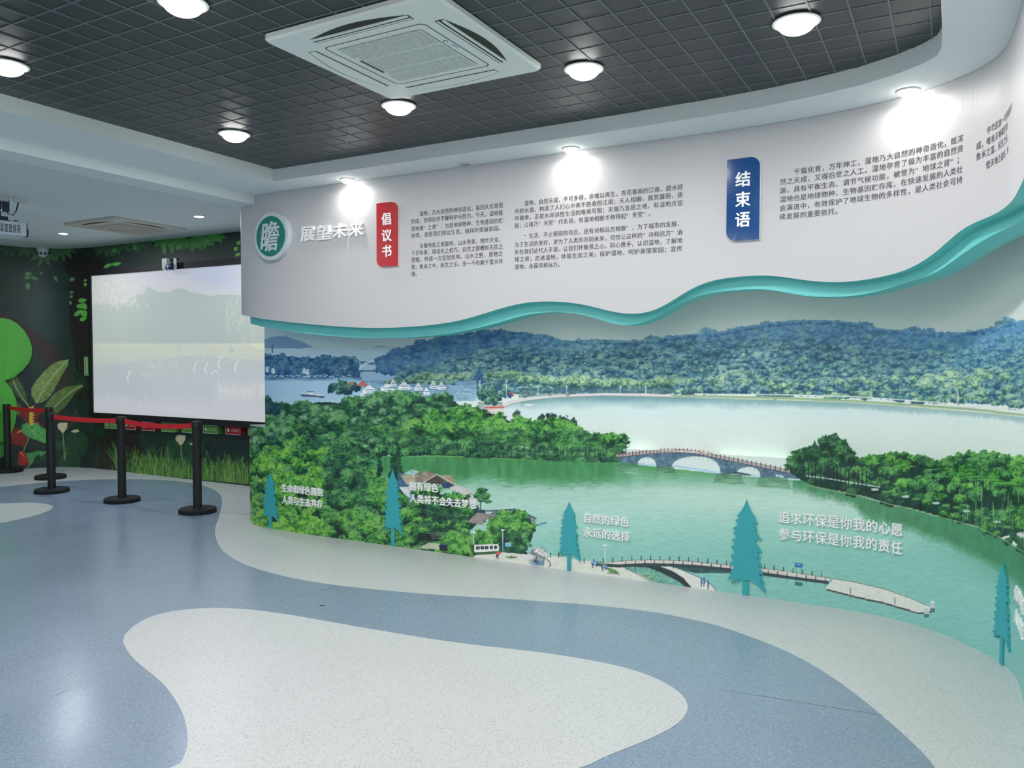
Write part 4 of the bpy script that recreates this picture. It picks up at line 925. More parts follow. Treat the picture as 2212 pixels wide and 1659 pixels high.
# raised title
t = empty('title_lettering', WHITE.P(WHITE.hit(720, 505)[0], WHITE.hit(720, 505)[1], .01), 'four raised white characters between the round emblem and the red plate', 'lettering')
for c, xa, xb, yt, yb in (('展', 652.3, 681.7, 492, 522.3), ('望', 686.8, 715.6, 488.6, 519.3), ('未', 721, 751, 485.3, 515), ('来', 756.8, 788, 481.6, 511.5)):
    v, f, bd = GL[(c, 'b')]; mb = MB(); sa, z_t = WHITE.hit(xa, yt); sb, _ = WHITE.hit(xb, yt); _, z_b = WHITE.hit(xa, yb)
    lo, hi = v.min(0), v.max(0); sx = (sb - sa) / (hi[0] - lo[0]); sz = (z_t - z_b) / (hi[1] - lo[1])
    put_glyph(mb, c, 'b', sa - lo[0] * sx, z_b - lo[1] * sz, sx, sz, WHITE, .001, .02)
    o = raw(mb, 'character', M_LET); local(o, t)
# round emblem
sc, zc = WHITE.hit(594.5, 512); R = (WHITE.hit(594.5, 460.5)[1] - WHITE.hit(594.5, 563.5)[1]) / 2
emb = empty('round_emblem', WHITE.P(sc, zc, .01), 'round green emblem with a thick white rim and one brush-written character', 'sign')
def disc(mb, r0, d0, d1, n=64, r1=None):
    mb.prism([(r0 * math.cos(2 * math.pi * k / n), r0 * math.sin(2 * math.pi * k / n)) for k in range(n)], lambda a, b, d: WHITE.P(sc + a, zc + b, d), d0, d1)
mb = MB(); disc(mb, R, .001, .05); o = mb.build('rim', M_EMR); local(o, emb)
mb = MB(); disc(mb, R * .835, .0502, .056); o = mb.build('green_face', M_EMB); local(o, emb)
v, f, bd = GL[('瞻', 'b')]; lo, hi = v.min(0), v.max(0); n = len(v); mb = MB()
for dx, dz in ((-.03, 0), (.03, 0), (0, -.012), (0, .012), (-.02, .012), (.02, -.012)):
    q = (v - (lo + hi) / 2) / (hi - lo).max() + (dx, dz)
    wob = .02 * np.sin(q[:, 1] * 17 + 1) + .12 * q[:, 1] - .05 * np.abs(q[:, 0]) * (q[:, 1] < -.2)
    mb.add([WHITE.P(sc + (a + w_) * R * 1.02, zc + b * R * 1.22, .0572 + dx * .002) for (a, b), w_ in zip(q, wob)], [list(p) for p in f])
o = raw(mb, 'brush_character', M_EMR); local(o, emb)

# slogans in raised white characters on the dado
def slogan(lines, spec, label):
    (xl, yl, xr, yr, hpx) = spec[0]; s0, z0 = LOWER.hit(xl, yl)
    e = empty('slogan_lettering', LOWER.P(s0, z0, .01), label, 'lettering', 'slogans on the lower mural')
    for l, (xl, yl, xr, yr, hpx) in zip(lines, spec):
        s0, z0 = LOWER.hit(xl, yl); s1, z1 = LOWER.hit(xr, yr); hh = abs(LOWER.hit(xl, yl - hpx / 2)[1] - LOWER.hit(xl, yl + hpx / 2)[1]) * 1.08; adv = (s1 - s0) / (len(l) - .06)
        for k, c in enumerate(l):
            mb = MB(); put_glyph(mb, c, 'b', s0 + k * adv, (z0 + z1) / 2 - hh * .38, adv * .97, hh, LOWER, .001, .012)
            o = raw(mb, 'character', M_LET); local(o, e)
slogan(SLOGAN[0], [(609.5, 1053.8, 698.5, 1062.5, 17), (610.5, 1078.5, 698.5, 1089, 17)], 'two-line white slogan between the first and second teal fir, over green trees')
slogan(SLOGAN[1], [(885.5, 1048.5, 947.5, 1054.5, 18), (886.5, 1076.5, 1030, 1089, 18)], 'two-line white slogan right of the second teal fir, over the house roofs')
slogan(SLOGAN[2], [(1261, 1116.7, 1359.5, 1127.5, 20), (1261.5, 1148.2, 1361, 1159, 20)], 'two-line white slogan right of the third teal fir, over pale water')
slogan(SLOGAN[3], [(1682, 1117, 1952, 1144, 25), (1682.5, 1154.5, 1951, 1182, 25)], 'longest white slogan in two lines, right of the tallest teal fir, over green water')
s5, z5 = LOWER.hit(2196, 1278); _, z5b = LOWER.hit(2196, 1329); a5 = (LOWER.hit(1951, 1144)[0] - LOWER.hit(1682, 1117)[0]) / 10
e = empty('slogan_lettering', LOWER.P(s5, z5, .01), 'white slogan cut off by the right edge of the picture, beyond the last teal fir', 'lettering', 'slogans on the lower mural')
for l, z in zip(SLOGAN[4], (z5, z5b)):
    for k, c in enumerate(l):
        mb = MB(); put_glyph(mb, c, 'b', s5 + k * a5, z - .03, a5 * .95, .078, LOWER, .001, .012); o = raw(mb, 'character', M_LET); local(o, e)

# teal fir cut-outs
FIR = [(0, 1), (.12, .93), (.28, .86), (.5, .80), (.46, .78), (.62, .735), (.42, .735), (.60, .66), (.46, .665), (.66, .585), (.84, .61 - .06), (.6, .555), (.48, .52), (.74, .44), (.86, .40), (.6, .415), (.8, .33), (.56, .35), (.9, .235), (.66, .26), (.98, .14), (.7, .165), (1.02, .05), (.8, .075), (1.05, -.02), (1.08, -.06), (.6, .03), (.2, .07), (.09, .065),
       (-.09, .055), (-.3, .06), (-.38, .02), (-.34, .065), (-.6, .01), (-.5, .06), (-.82, 0), (-.62, .08), (-1.0, .05), (-.7, .13), (-.86, .13), (-.62, .2), (-.9, .24), (-.66, .27), (-.84, .33), (-.54, .37), (-.82, .44), (-.56, .455), (-.78, .52), (-.46, .55), (-.7, .60), (-.44, .62), (-.74, .655), (-.42, .70), (-.6, .755), (-.36, .77), (-.5, .805), (-.3, .86), (-.12, .93)]
firs = [(585, 1022, 1119, 1143, 16.5, 1, 'leftmost and smallest teal fir cut-out, by the left end of the mural', .0), (850, 1014, 1148, 1178, 21, 1, 'second teal fir cut-out from the left, beside the house roofs', 0), (1230, 1084, 1203, 1231.5, 23.5, 1, 'third teal fir cut-out, on the plaza left of the pale-water slogan', 0),
        (1611, 1079, 1264, 1286, 40, 1, 'tallest teal fir cut-out, standing over the jetty', 0), (2170, 1216, 1386, 1437.5, 17.5, 1, 'slim teal fir cut-out near the right edge, on the curve of the wall', 0)]
for cx, yt, yb, yf, hw, mir, lab, _ in firs:
    xb = cx if cx < 2100 else 2167
    s, ztop = LOWER.hit(cx, yt); _, zb = LOWER.hit(xb, yb); sw = (LOWER.hit(cx + hw, yb)[0] - LOWER.hit(cx - hw, yb)[0]) / 2
    sb = LOWER.hit(xb, yb)[0]
    e = empty('tree_cutout', LOWER.P(sb, 0, .01), lab, 'tree cut-out', 'teal firs on the lower mural')
    fn = lambda a, b, d, sb=sb, zb=zb, ztop=ztop, sw=sw: LOWER.P(sb + a * sw * mir, zb + (ztop - zb) * b, d)
    o = MB().prism(FIR, fn, .001, .012).build('foliage', M_TREE); local(o, e)
    tw = sw * .17
    o = MB().prism([(-tw, 0.002), (tw, 0.002), (tw, zb + .03), (-tw, zb + .03)], lambda a, b, d, sb=sb: LOWER.P(sb + a, b, d), .001, .010).build('trunk', M_TREE); local(o, e)

# ------------------------------------------------------------------ far bay: jungle-print wall
def leaf(pc, x0, y0, x1, y1, w, col, vein=None, tex=.25):
    dx, dy = x1 - x0, y1 - y0; L = math.hypot(dx, dy); nx, ny = -dy / L, dx / L; P = []
    T = [0, .12, .3, .5, .7, .88, 1]; Wd = [0, .55, .95, 1, .8, .4, 0]
    for t, q in zip(T, Wd): P.append((x0 + dx * t + nx * w * q, y0 + dy * t + ny * w * q))
    for t, q in list(zip(T, Wd))[::-1][1:-1]: P.append((x0 + dx * t - nx * w * q, y0 + dy * t - ny * w * q))
    pc.poly(P, col, tex)
    if vein: pc.line((x0, y0), (x0 + dx * .95, y0 + dy * .95), .9, vein, .8)
def paint_jungle(pc):
    pc.c[:] = arr(30, 44, 40)
    w = (slice(None), slice(None))
    pc.blend(w, np.clip((pc.N0 - .35) * 1.2, 0, .6), (36, 58, 46)); pc.blend(w, np.clip((620 - pc.Y) / 120, 0, 1) * np.clip((pc.X - 150) / 200, 0, 1) * .7, (52, 52, 52))
    pc.blend(w, np.exp(-(((pc.X - 90) / 36) ** 2 + ((pc.Y - 650) / 90) ** 2)) * .7, (74, 80, 80)); pc.blend(w, np.exp(-(((pc.X - 100) / 40) ** 2 + ((pc.Y - 690) / 60) ** 2)) * .6, (38, 62, 66))
    pc.poly([(-60, 655), (0, 672), (60, 705), (110, 745), (150, 800), (170, 850), (120, 850), (95, 780), (60, 735), (0, 700), (-60, 690)], (60, 44, 40), .15)
    pc.poly([(120, 540), (150, 600), (150, 700), (165, 800), (150, 860), (230, 870), (215, 760), (200, 640), (230, 560)], (34, 30, 28), .1)
    pc.poly([(215, 940), (300, 930), (310, 1060), (205, 1060)], (42, 28, 26), .1)
    pc.poly([(-40, 700), (20, 740), (70, 800), (60, 900), (-40, 1000)], (26, 40, 44), .1)
    # light shafts of palm fronds behind
    for cx, cy, R, n in ((215, 935, 60, 22), (340, 930, 55, 22), (175, 830, 60, 20), (470, 935, 60, 20)):
        for k in range(n):
            a = math.pi * (1.0 + k / (n - 1)) if k % 2 else 2 * math.pi * k / n
            pc.line((cx, cy), (cx + R * math.cos(a), cy + R * .9 * math.sin(a)), 3, (34, 62, 46), .6)
    for k in range(16): pc.line((210 + k * 4, 960), (205 + k * 5.5, 1050), 2.4, (48, 84, 52), .5)
    # canopy leaves along the ceiling
    rg = random.Random(5)
    for cx, cy, n, L, c in ((60, 532, 5, 34, (58, 92, 62)), (130, 535, 6, 40, (60, 100, 62)), (95, 552, 4, 32, (70, 110, 66)), (20, 535, 4, 30, (48, 76, 56))):
        for k in range(n): a = math.pi * (.12 + .76 * k / max(1, n - 1)); leaf(pc, cx, cy - 4, cx + L * math.cos(a), cy + L * .8 * math.sin(a), 5, c, None, .2)
    CN = [(385, 515), (415, 520), (370, 505), (440, 512), (300, 520), (260, 525), (230, 532), (460, 505), (350, 512)]
    for cx, cy in CN:
        g = (62, 128, 56) if cx > 340 else (58, 92, 56)
        for k in range(5): a = math.pi * (.1 + .8 * k / 4) + rg.uniform(-.15, .15); leaf(pc, cx, cy, cx + 32 * math.cos(a), cy + 26 * math.sin(a), 5.5, g, None, .2)
    for P in (((371, 527), (372, 548)), ((352, 520), (356, 551)), ((395, 525), (380, 540)), ((440, 515), (454, 531)), ((462, 505), (465, 520)), ((415, 518), (418, 534)), ((247, 535), (247, 548)), ((290, 520), (292, 541))): leaf(pc, *P[0], *P[1], 5, (70, 138, 60), None, .15)
    for P in (((223, 578), (243, 570)), ((241, 571), (262, 569)), ((505, 540), (514, 535)), ((508, 552), (520, 548)), ((512, 528), (519, 520))): leaf(pc, *P[0], *P[1], 4, (92, 158, 72), None, .1)
    for x0, y0, x1, y1, w in ((53, 590, 70, 592, 4), (53, 600, 66, 598, 4), (66, 597, 83, 605, 3.4), (60, 610, 60, 627, 5), (86, 590, 93, 590, 2.4), (117, 596, 124, 608, 3), (150, 605, 162, 602, 4), (150, 632, 160, 631, 3), (150, 641, 158, 640, 3.4), (151, 650, 153, 659, 2.4),
                              (181, 607, 188, 604, 3), (181, 616, 188, 613, 4), (168, 650, 188, 648, 5), (175, 656, 188, 668, 6), (160, 682, 177, 670, 5), (165, 660, 180, 664, 5), (176, 672, 188, 684, 7), (172, 692, 187, 686, 4.5)):
        leaf(pc, x0, y0, x1, y1, w, (94, 164, 72) if x0 > 150 else (86, 132, 84), None, .1)
    # banana leaves
    for k in range(8): pc.line((70 + k * 4, 770 + k * 12), (105 + k * 5, 790 + k * 14), 1.2, (60, 90, 90), .4)
    def bigleaf(P, col, light, mid):
        pc.poly(P, col, .25); n = len(P) // 2
        pc.poly(P[:n + 1], light, .2, .55); pc.pl(mid, 1.6, (186, 196, 140), .9)
        for i in range(9):
            t = .12 + i * .09; x = np.interp(t, [0, 1], [mid[0][0], mid[-1][0]]); y = np.interp(t, [0, 1], [mid[0][1], mid[-1][1]])
            pc.line((x, y), (x + 10, y + 7), .7, (70, 94, 54), .3); pc.line((x, y), (x - 10, y - 3), .7, (70, 94, 54), .3)
    bigleaf([(78, 871), (68, 855), (68, 840), (78, 822), (98, 800), (112, 787), (130, 779), (148, 777), (148, 786), (140, 800), (130, 818), (118, 840), (108, 857), (92, 869)], (112, 134, 72), (128, 150, 84), [(79, 870), (95, 838), (118, 808), (147, 777)])
    bigleaf([(93, 885), (102, 868), (118, 850), (140, 836), (160, 833), (176, 831), (181, 834), (176, 840), (170, 842), (155, 860), (140, 880), (122, 893), (116, 894)], (84, 108, 58), (100, 126, 66), [(110, 886), (135, 862), (160, 842), (178, 832)])
    bigleaf([(6, 822), (20, 815), (34, 809), (46, 828), (56, 850), (62, 878), (50, 868), (36, 855), (20, 838)], (62, 88, 54), (76, 102, 60), [(62, 878), (46, 856), (34, 836), (26, 816)])
    pc.poly([(32, 860), (45, 880), (46, 900), (36, 895)], (92, 96, 60), .2); leaf(pc, 54, 898, 36, 868, 6, (84, 76, 50))
    # heliconia, anthuriums, big leaves
    pc.poly([(45, 885), (74, 880), (88, 890), (84, 905), (97, 920), (92, 924), (78, 916), (66, 918), (54, 910), (42, 898)], (112, 34, 34), .3)
    for k in range(7): y = 880 + k * 6; pc.poly([(62, y), (75, y - 3), (70, y + 3), (76, y + 4), (64, y + 5)], (206, 176, 60))
    for k in range(5): pc.line((84, 900 + k * 2), (102, 893 + k * 9), 3, (28, 32, 34), .7)
    pc.poly([(10, 945), (16, 930), (30, 922), (40, 926), (52, 930), (62, 942), (56, 956), (52, 968), (46, 962), (30, 960), (18, 955)], (124, 40, 36), .2); pc.line((38, 934), (48, 930), 4, (200, 130, 80))
    pc.poly([(46, 930), (48, 918), (58, 913), (66, 918), (69, 928), (72, 915), (80, 913), (88, 922), (104, 930), (106, 958), (96, 957), (76, 950), (62, 944), (52, 938)], (76, 158, 82), .15)
    for q in ((58, 918), (62, 942), (80, 946), (96, 955), (80, 920), (98, 935)): pc.line((70, 930), q, 1, (140, 196, 124), .8)
    pc.line((63, 944), (51, 974), 1.8, (140, 156, 118)); pc.poly([(39, 1003), (40, 980), (46, 974), (53, 976), (58, 982), (68, 979), (74, 984), (72, 994), (62, 1002), (48, 1006)], (156, 40, 42), .2); pc.line((43, 976), (52, 986), 3, (196, 120, 60), .8)
    pc.poly([(57, 980), (80, 974), (106, 976), (108, 990), (92, 986), (76, 990), (62, 1000)], (70, 140, 76), .15); pc.line((58, 1010), (90, 980), 1.4, (140, 184, 130)); pc.line((73, 991), (59, 1010), 1.6, (130, 160, 110))
    pc.poly([(-60, 930), (-20, 925), (12, 935), (22, 955), (24, 972), (10, 985), (-10, 992), (-60, 1000)], (66, 140, 70), .25); pc.poly([(-60, 1000), (0, 1016), (20, 1006), (22, 1010), (0, 1022), (-60, 1030)], (80, 150, 66), .2)
    for x, y in ((90, 1000), (75, 1003), (105, 1002)): leaf(pc, x, y, x + 12, y - 22, 7, (34, 64, 48)); 
    for cx, cy, rx, ry in ((165, 960, 26, 32), (128, 962, 10, 14), (150, 1000, 26, 24), (372, 970, 18, 20), (418, 968, 24, 22), (400, 1000, 20, 18)):
        pc.ell(cx, cy, rx, ry, (40, 78, 52), .8, .12, .2); pc.line((cx - 4, cy - ry * .8), (cx, cy + ry * .8), .8, (62, 100, 70), .6); pc.line((cx, cy), (cx + rx * .7, cy - ry * .4), .6, (62, 100, 70), .5)
    for cx, cy in ((135, 925), (390, 952)):
        pc.poly([(cx - 11, cy - 8), (cx - 7, cy - 12), (cx + 10, cy - 12), (cx + 11, cy - 3), (cx + 5, cy + 6), (cx + 1, cy + 12), (cx - 4, cy + 6), (cx - 10, cy)], (206, 192, 156), .08); pc.line((cx + 1, cy + 10), (cx + 5, cy + 68), 2, (150, 156, 104)); pc.line((cx + 6, cy + 66), (cx + 10, cy + 40), 1.2, (140, 150, 90))
        pc.poly([(cx + 18, cy + 7), (cx + 26, cy + 3), (cx + 35, cy + 3), (cx + 36, cy + 7), (cx + 26, cy + 10)], (204, 192, 158)); 
    pc.pl([(162, 885), (163, 892), (157, 902), (148, 909)], .9, (120, 130, 120), .6); pc.pl([(165, 885), (168, 894), (160, 910), (145, 928)], .9, (120, 130, 120), .6)
    # grasses
    for k in range(900):
        x = rg.choice([rg.gauss(320, 26), rg.gauss(350, 40), rg.uniform(430, 545), rg.gauss(500, 26), rg.uniform(250, 262)]) if k % 3 else rg.uniform(285, 545)
        yb = 1013 + (x - 200) * .095; h = rg.uniform(14, 70) * (.55 + .45 * (rg.random() ** 1.5)); ln = rg.gauss(0, .16) * h; c = rg.choice([(58, 104, 44), (82, 132, 52), (110, 156, 66), (40, 76, 42), (124, 146, 76), (50, 92, 46)])
        pc.pl([(x, yb), (x + ln * .35, yb - h * .55), (x + ln, yb - h)], 1.5, c, .8)
    for P in ([(231, 975), (245, 995), (256, 1018)], [(245, 955), (251, 975), (255, 1015)], [(253, 963), (254, 990), (256, 1016)], [(262, 978), (262, 1000), (259, 1018)]): pc.pl(P, 1.4, (140, 156, 110), .85)
def jungle():
    ss = np.linspace(0, BACK.L, 6000); X, Y = BACK.xy(ss); px, _ = project(X, Y, 1.5)
    dep = X * FWD[0] + Y * FWD[1]; a = np.nonzero((dep > .5) & (px > -30))[0][0]; b = np.nonzero((px > 580) & (dep > .5))[0][0]
    s = np.interp(np.arange(px[a], 580, 1.5), px[a:b + 1], ss[a:b + 1]); z = np.linspace(0, ZF, 400)
    X, Y = BACK.xy(s); PX, PY = project(X[None], Y[None], z[:, None])
    sl_ = np.linspace(0, s[0], 40)[:-1]; sr = np.linspace(s[-1], BACK.L, 20)[1:]
    PX = np.concatenate([PX[:, :1] - (s[0] - sl_)[None] * 70, PX, PX[:, -1:] + (sr - s[-1])[None] * 120], 1); PY = np.concatenate([np.repeat(PY[:, :1], 39, 1), PY, np.repeat(PY[:, -1:], 19, 1)], 1)
    return print_grid('wall_back', BACK, 0, np.concatenate([sl_, s, sr]), z, PX, PY, paint_jungle, M_JUN, None, 'structure')
jungle()

# projection screen
SY = 6.76
def scr(px, py): return on_y(px, py, SY)
xl, zt = scr(198, 597); _, zb = scr(207.5, 894); xr = -6.95
zt = (zt + scr(519, 570)[1]) / 2; zb = (zb + scr(560, 908)[1]) / 2
print('screen', xl, xr, zb, zt)
e = empty('projection_screen', ((xl + xr) / 2, SY, (zt + zb) / 2), 'large black-framed projection screen showing a pale wetland scene with egrets', 'screen')
fw_l = xl - scr(190.5, 590)[0]; ft = scr(519, 557)[1] - zt; fb = .075
for a, b in (((xl - fw_l, SY - .02, zb - fb), (xl, BACK.p[-1][1] - .002, zt + ft)), ((xr, SY - .02, zb - fb), (xr + .12, 6.898, zt + ft)), ((xl, SY - .02, zt), (xr, 6.898, zt + ft)), ((xl, SY - .02, zb - fb), (xr, 6.898, zb))):
    o = MB().box(a, b).build('frame_bar', M_FRAME); local(o, e)
def paint_screen(pc):
    w = (slice(None), slice(None)); pc.c[:] = arr(200, 208, 200)
    pc.grad([(190, 560), (600, 560), (600, 680), (190, 680)], [(565, (196, 202, 226)), (600, (206, 208, 220)), (640, (212, 214, 214))])
    pc.blend(w, np.exp(-(((pc.X - 470) / 60) ** 2 + ((pc.Y - 598) / 26) ** 2)) * .8, (182, 192, 228)); pc.blend(w, np.exp(-(((pc.X - 320) / 60) ** 2 + ((pc.Y - 598) / 20) ** 2)) * .5, (208, 204, 222))
    M = [(190, 660), (250, 655), (285, 643), (310, 630), (320, 619), (330, 624), (340, 630), (352, 631), (360, 630), (365, 632), (375, 625), (385, 623), (400, 625), (410, 631), (430, 634), (450, 638), (457, 641), (468, 636), (490, 637), (520, 637), (600, 640), (600, 760), (190, 760)]
    pc.poly(M, (172, 188, 182)); pc.blend(w, np.exp(-(((pc.X - 400) / 80) ** 2 + ((pc.Y - 700) / 50) ** 2)) * .5, (180, 194, 194)); pc.blend(w, np.clip((330 - pc.X) / 130, 0, 1) * .5, (204, 212, 200)); pc.blend(w, np.clip((pc.X - 500) / 60, 0, 1) * np.clip((900 - pc.Y) / 300, 0, 1) * .5, (206, 214, 202))
    rg = random.Random(3)
    for k in range(170): x = rg.gauss(255, 26); y = rg.uniform(600, 668); pc.ell(x, y, rg.uniform(2, 5), rg.uniform(2, 6), (206, 212, 198) if k % 2 else (222, 224, 212), .5)
    for k in range(70): x = rg.gauss(235, 26); y = rg.uniform(605, 650); pc.line((x, y), (x + rg.uniform(-2, 3), y + rg.uniform(3, 10)), 1, (240, 240, 226), .8)
    for k in range(160): x = rg.uniform(488, 560); y = rg.uniform(580, 720) if x > 515 else rg.uniform(640, 712); pc.line((x, y), (x - 2, y + rg.uniform(8, 18)), 1, (220, 226, 214), .5)
    for k in range(60): x = 195 + k * 6.6; pc.ell(x, 744 + (k * 7 % 5) - 2, 9, 3 + k % 3, (212, 218, 198), .5, .6)
    pc.grad([(190, 744), (600, 742), (600, 775), (190, 790)], [(742, (216, 222, 200)), (770, (206, 214, 200)), (790, (198, 206, 202))], al=.85, tex=.06); pc.poly([(540, 742), (600, 742), (600, 762), (556, 752)], (226, 232, 196), .03)
    pc.poly([(350, 775), (420, 768), (600, 782), (600, 860), (190, 860), (190, 795), (280, 780)], (192, 202, 204), .02); pc.grad([(190, 800), (600, 800), (600, 925), (190, 925)], [(800, (192, 202, 206)), (850, (196, 204, 212)), (880, (210, 210, 220)), (920, (214, 212, 220))], al=.9, ripple=.02)
    pc.poly([(250, 790), (300, 800), (330, 830), (325, 870), (250, 850), (205, 800)], (186, 196, 200), .02, .5)
    for k in range(90): x = rg.uniform(300, 390); y = rg.uniform(775, 815); pc.ell(x, y, 3, 2, (214, 216, 206), .5)
    for k in range(120): x = rg.uniform(210, 540); y = rg.uniform(755, 785); pc.ell(x, y, rg.uniform(2, 7), 1, (222, 226, 212), .4)
    for x, y, h in ((278, 802, 24), (421, 784, 22), (446, 782, 26), (474, 770, 26), (510, 780, 26)):
        pc.pl([(x + 4, y), (x, y + 3), (x + 1, y + h * .3), (x - 3, y + h * .5), (x - 2, y + h * .8), (x + 1, y + h)], 2, (236, 242, 244), .95); pc.line((x + 4, y), (x + 8, y + 2), 1, (226, 232, 236))
    pc.pl([(458, 808), (462, 801), (467, 801), (473, 809)], 2, (236, 242, 244)); pc.line((388, 745), (383, 760), 2, (186, 194, 186), .7)
    pc.poly([(494, 752), (504, 752), (506, 762), (496, 760)], (184, 190, 178), 0, .8)
    for k in range(230): x = rg.uniform(468, 575); h = rg.uniform(8, 30); y = 852 + rg.uniform(-8, 14); pc.line((x, y), (x + rg.uniform(-3, 6), y - h), 1.2, (222, 224, 224), .6)
    for k in range(300): x = rg.uniform(462, 575); y = rg.uniform(850, 905); pc.line((x, y), (x + 1, y + 6), 1, (212, 214, 216), .5)
    for k in range(26): x = rg.uniform(205, 320); y = rg.uniform(845, 880); pc.line((x, y), (x, y + 12), 2, (218, 224, 226), .4)
    for a, b in (((452, 900), (450, 850)), ((451, 880), (462, 862)), ((451, 872), (440, 855)), ((452, 890), (466, 880))): pc.line(a, b, 1, (190, 192, 206), .7)
    pc.pl([(350, 880), (390, 886), (430, 898), (460, 903)], 2, (226, 226, 230), .6)
nx_, nz_ = 270, 220
xs = np.linspace(xl, xr, nx_); zs = np.linspace(zb, zt, nz_)
pl_ = Surf([(xl, SY), (xr, SY)], 0)
PX, PY = project(xs[None] + zs[:, None] * 0, SY, zs[:, None] + xs[None] * 0)
o = print_grid('picture', pl_, 0, xs - xl, zs, PX, PY, paint_screen, M_SCR); local(o, e)
o = MB().box((xl, SY + .01, zb), (xr, 6.898, zt)).build('backing', M_FRAME); local(o, e)

# clip camera on the screen's top bar
cx, cz = scr(371, 573)
e = empty('sensor_camera', (cx, SY - .1, cz), 'small white sensor camera hung on the top bar of the projection screen', 'camera')
P = [(-.045, .075), (.045, .075), (.045, -.03)] + [(.045 * math.cos(a), -.03 + .045 * -math.sin(a)) for a in np.linspace(.2, math.pi - .2, 8)] + [(-.045, -.03)]
o = MB().prism(P, lambda a, b, d: (cx + a, SY - .06 - d, cz + b), 0, .05).build('bracket_cheek', M_CAM); local(o, e)
o = MB().prism(P, lambda a, b, d: (cx + .15 + a * .5, SY - .06 - d, cz + b), 0, .012).build('bracket_cheek', M_CAM); local(o, e)
m = MB().tube([(cx + .03, SY - .085, cz - .035), (cx + .13, SY - .085, cz - .035)], .038, 16); o = m.build('barrel', M_NAVY, None, True); local(o, e)
m = MB().tube([(cx + .07, SY - .085, cz - .035), (cx + .082, SY - .085, cz - .035)], .042, 16); o = m.build('ring', M_CAM, None, True); local(o, e)
o = MB().box((cx - .03, SY - .06, cz + .055), (cx + .16, SY - .018, cz + .075)).build('clamp', M_FRAME); local(o, e)

# little sign boxes under and beside the screen
def sign_box(x0, yt, x1, yb, m, label, vert=False):
    Y = 6.84; xa, za = on_y(x0, yt, Y); xb, _ = on_y(x1, yt, Y); _, zc_ = on_y(x0, yb, Y)
    e = empty('sign_box', ((xa + xb) / 2, Y, (za + zc_) / 2), label, 'sign', 'small sign boxes round the projection screen')
    mb = MB(); mb.box((xa, Y, zc_), (xb, 6.899, za)); o = mb.build('box', m); local(o, e)
    mb = MB(); t = .006
    for a, b in (((xa, zc_), (xb, zc_ + t)), ((xa, za - t), (xb, za)), ((xa, zc_), (xa + t, za)), ((xb - t, zc_), (xb, za))): mb.box((a[0] + .004 * 0, Y - .002, a[1]), (b[0], Y - .0002, b[1]))
    o = mb.build('border', M_SWHT); local(o, e)
    mb = MB(); h = za - zc_; wd = xb - xa
    if vert:
        for k in range(6): zz = zc_ + h * (.12 + .135 * k); mb.box((xa + wd * .38, Y - .003, zz), (xa + wd * .62, Y - .0003, zz + h * .07)); mb.box((xa + wd * .34, Y - .003, zz + h * .085), (xa + wd * .66, Y - .0003, zz + h * .1))
    else:
        mb.prism([(xa + wd * .2 + h * .2 * math.cos(a), zc_ + h * .5 + h * .2 * math.sin(a)) for a in np.linspace(0, 2 * math.pi, 17)[:-1]], lambda a, b, d: (a, Y - d, b), .0003, .003)
        for k in range(4): q = xa + wd * (.42 + .125 * k); mb.box((q, Y - .003, zc_ + h * .38), (q + wd * .085, Y - .0003, zc_ + h * .44)); mb.box((q + wd * .03, Y - .003, zc_ + h * .44), (q + wd * .05, Y - .0003, zc_ + h * .6)); mb.box((q, Y - .003, zc_ + h * .6), (q + wd * .085, Y - .0003, zc_ + h * .66))
    o = mb.build('marks', M_SWHT); local(o, e)
for x0, yt, x1, yb, m, lab in ((226, 908.5, 252, 925, M_SGRN, 'green sign box under the screen, leftmost, half hidden by the red belt'), (268, 909, 293, 927, M_SRED, 'red sign box just right of the middle barrier post'), (306, 910, 334, 929.5, M_SRED, 'red sign box second right of the middle barrier post, under the belt'),
                               (349, 911.5, 378, 932, M_SGRN, 'green sign box under the sagging right belt'), (393, 913, 420, 934, M_SGRN, 'green sign box touching the left side of the rightmost barrier post'), (439, 917.5, 470, 935.5, M_SGRN, 'green sign box just right of the rightmost barrier post'),
                               (487, 919.5, 519, 938, M_SRED, 'red sign box farthest right, in full view beside the mural end'), (536, 921, 566, 940, M_SRED, 'red sign box almost hidden by the mural end')):
    sign_box(x0, yt, x1, yb, m, lab)
sign_box(182, 771, 192.5, 811, M_SGRN, 'upright green sign box left of the projection screen', True)

# green cut-out board in front of the curved wall
GP = [(-45, 720), (-25, 697), (0, 687), (18, 690), (35, 699), (50, 713), (62, 731), (69, 750), (69, 765), (62, 784), (48, 800), (28, 815), (6, 822), (22, 840), (32, 862), (35, 885), (30, 915), (22, 935), (8, 950), (-10, 960), (-45, 965)]
q = [BACK.hit(x, y) for x, y in GP]; sc_, zc_ = np.mean([a for a, _ in q]), np.mean([b for _, b in q])
e = empty('green_board', BACK.P(sc_, 0, .05), 'bright green cloud-shaped cut-out board mounted before the jungle print at the far left', 'board')
o = MB().prism(q, lambda a, b, d: BACK.P(a, b, d), .03, .06).build('panel', M_GREEN); local(o, e)

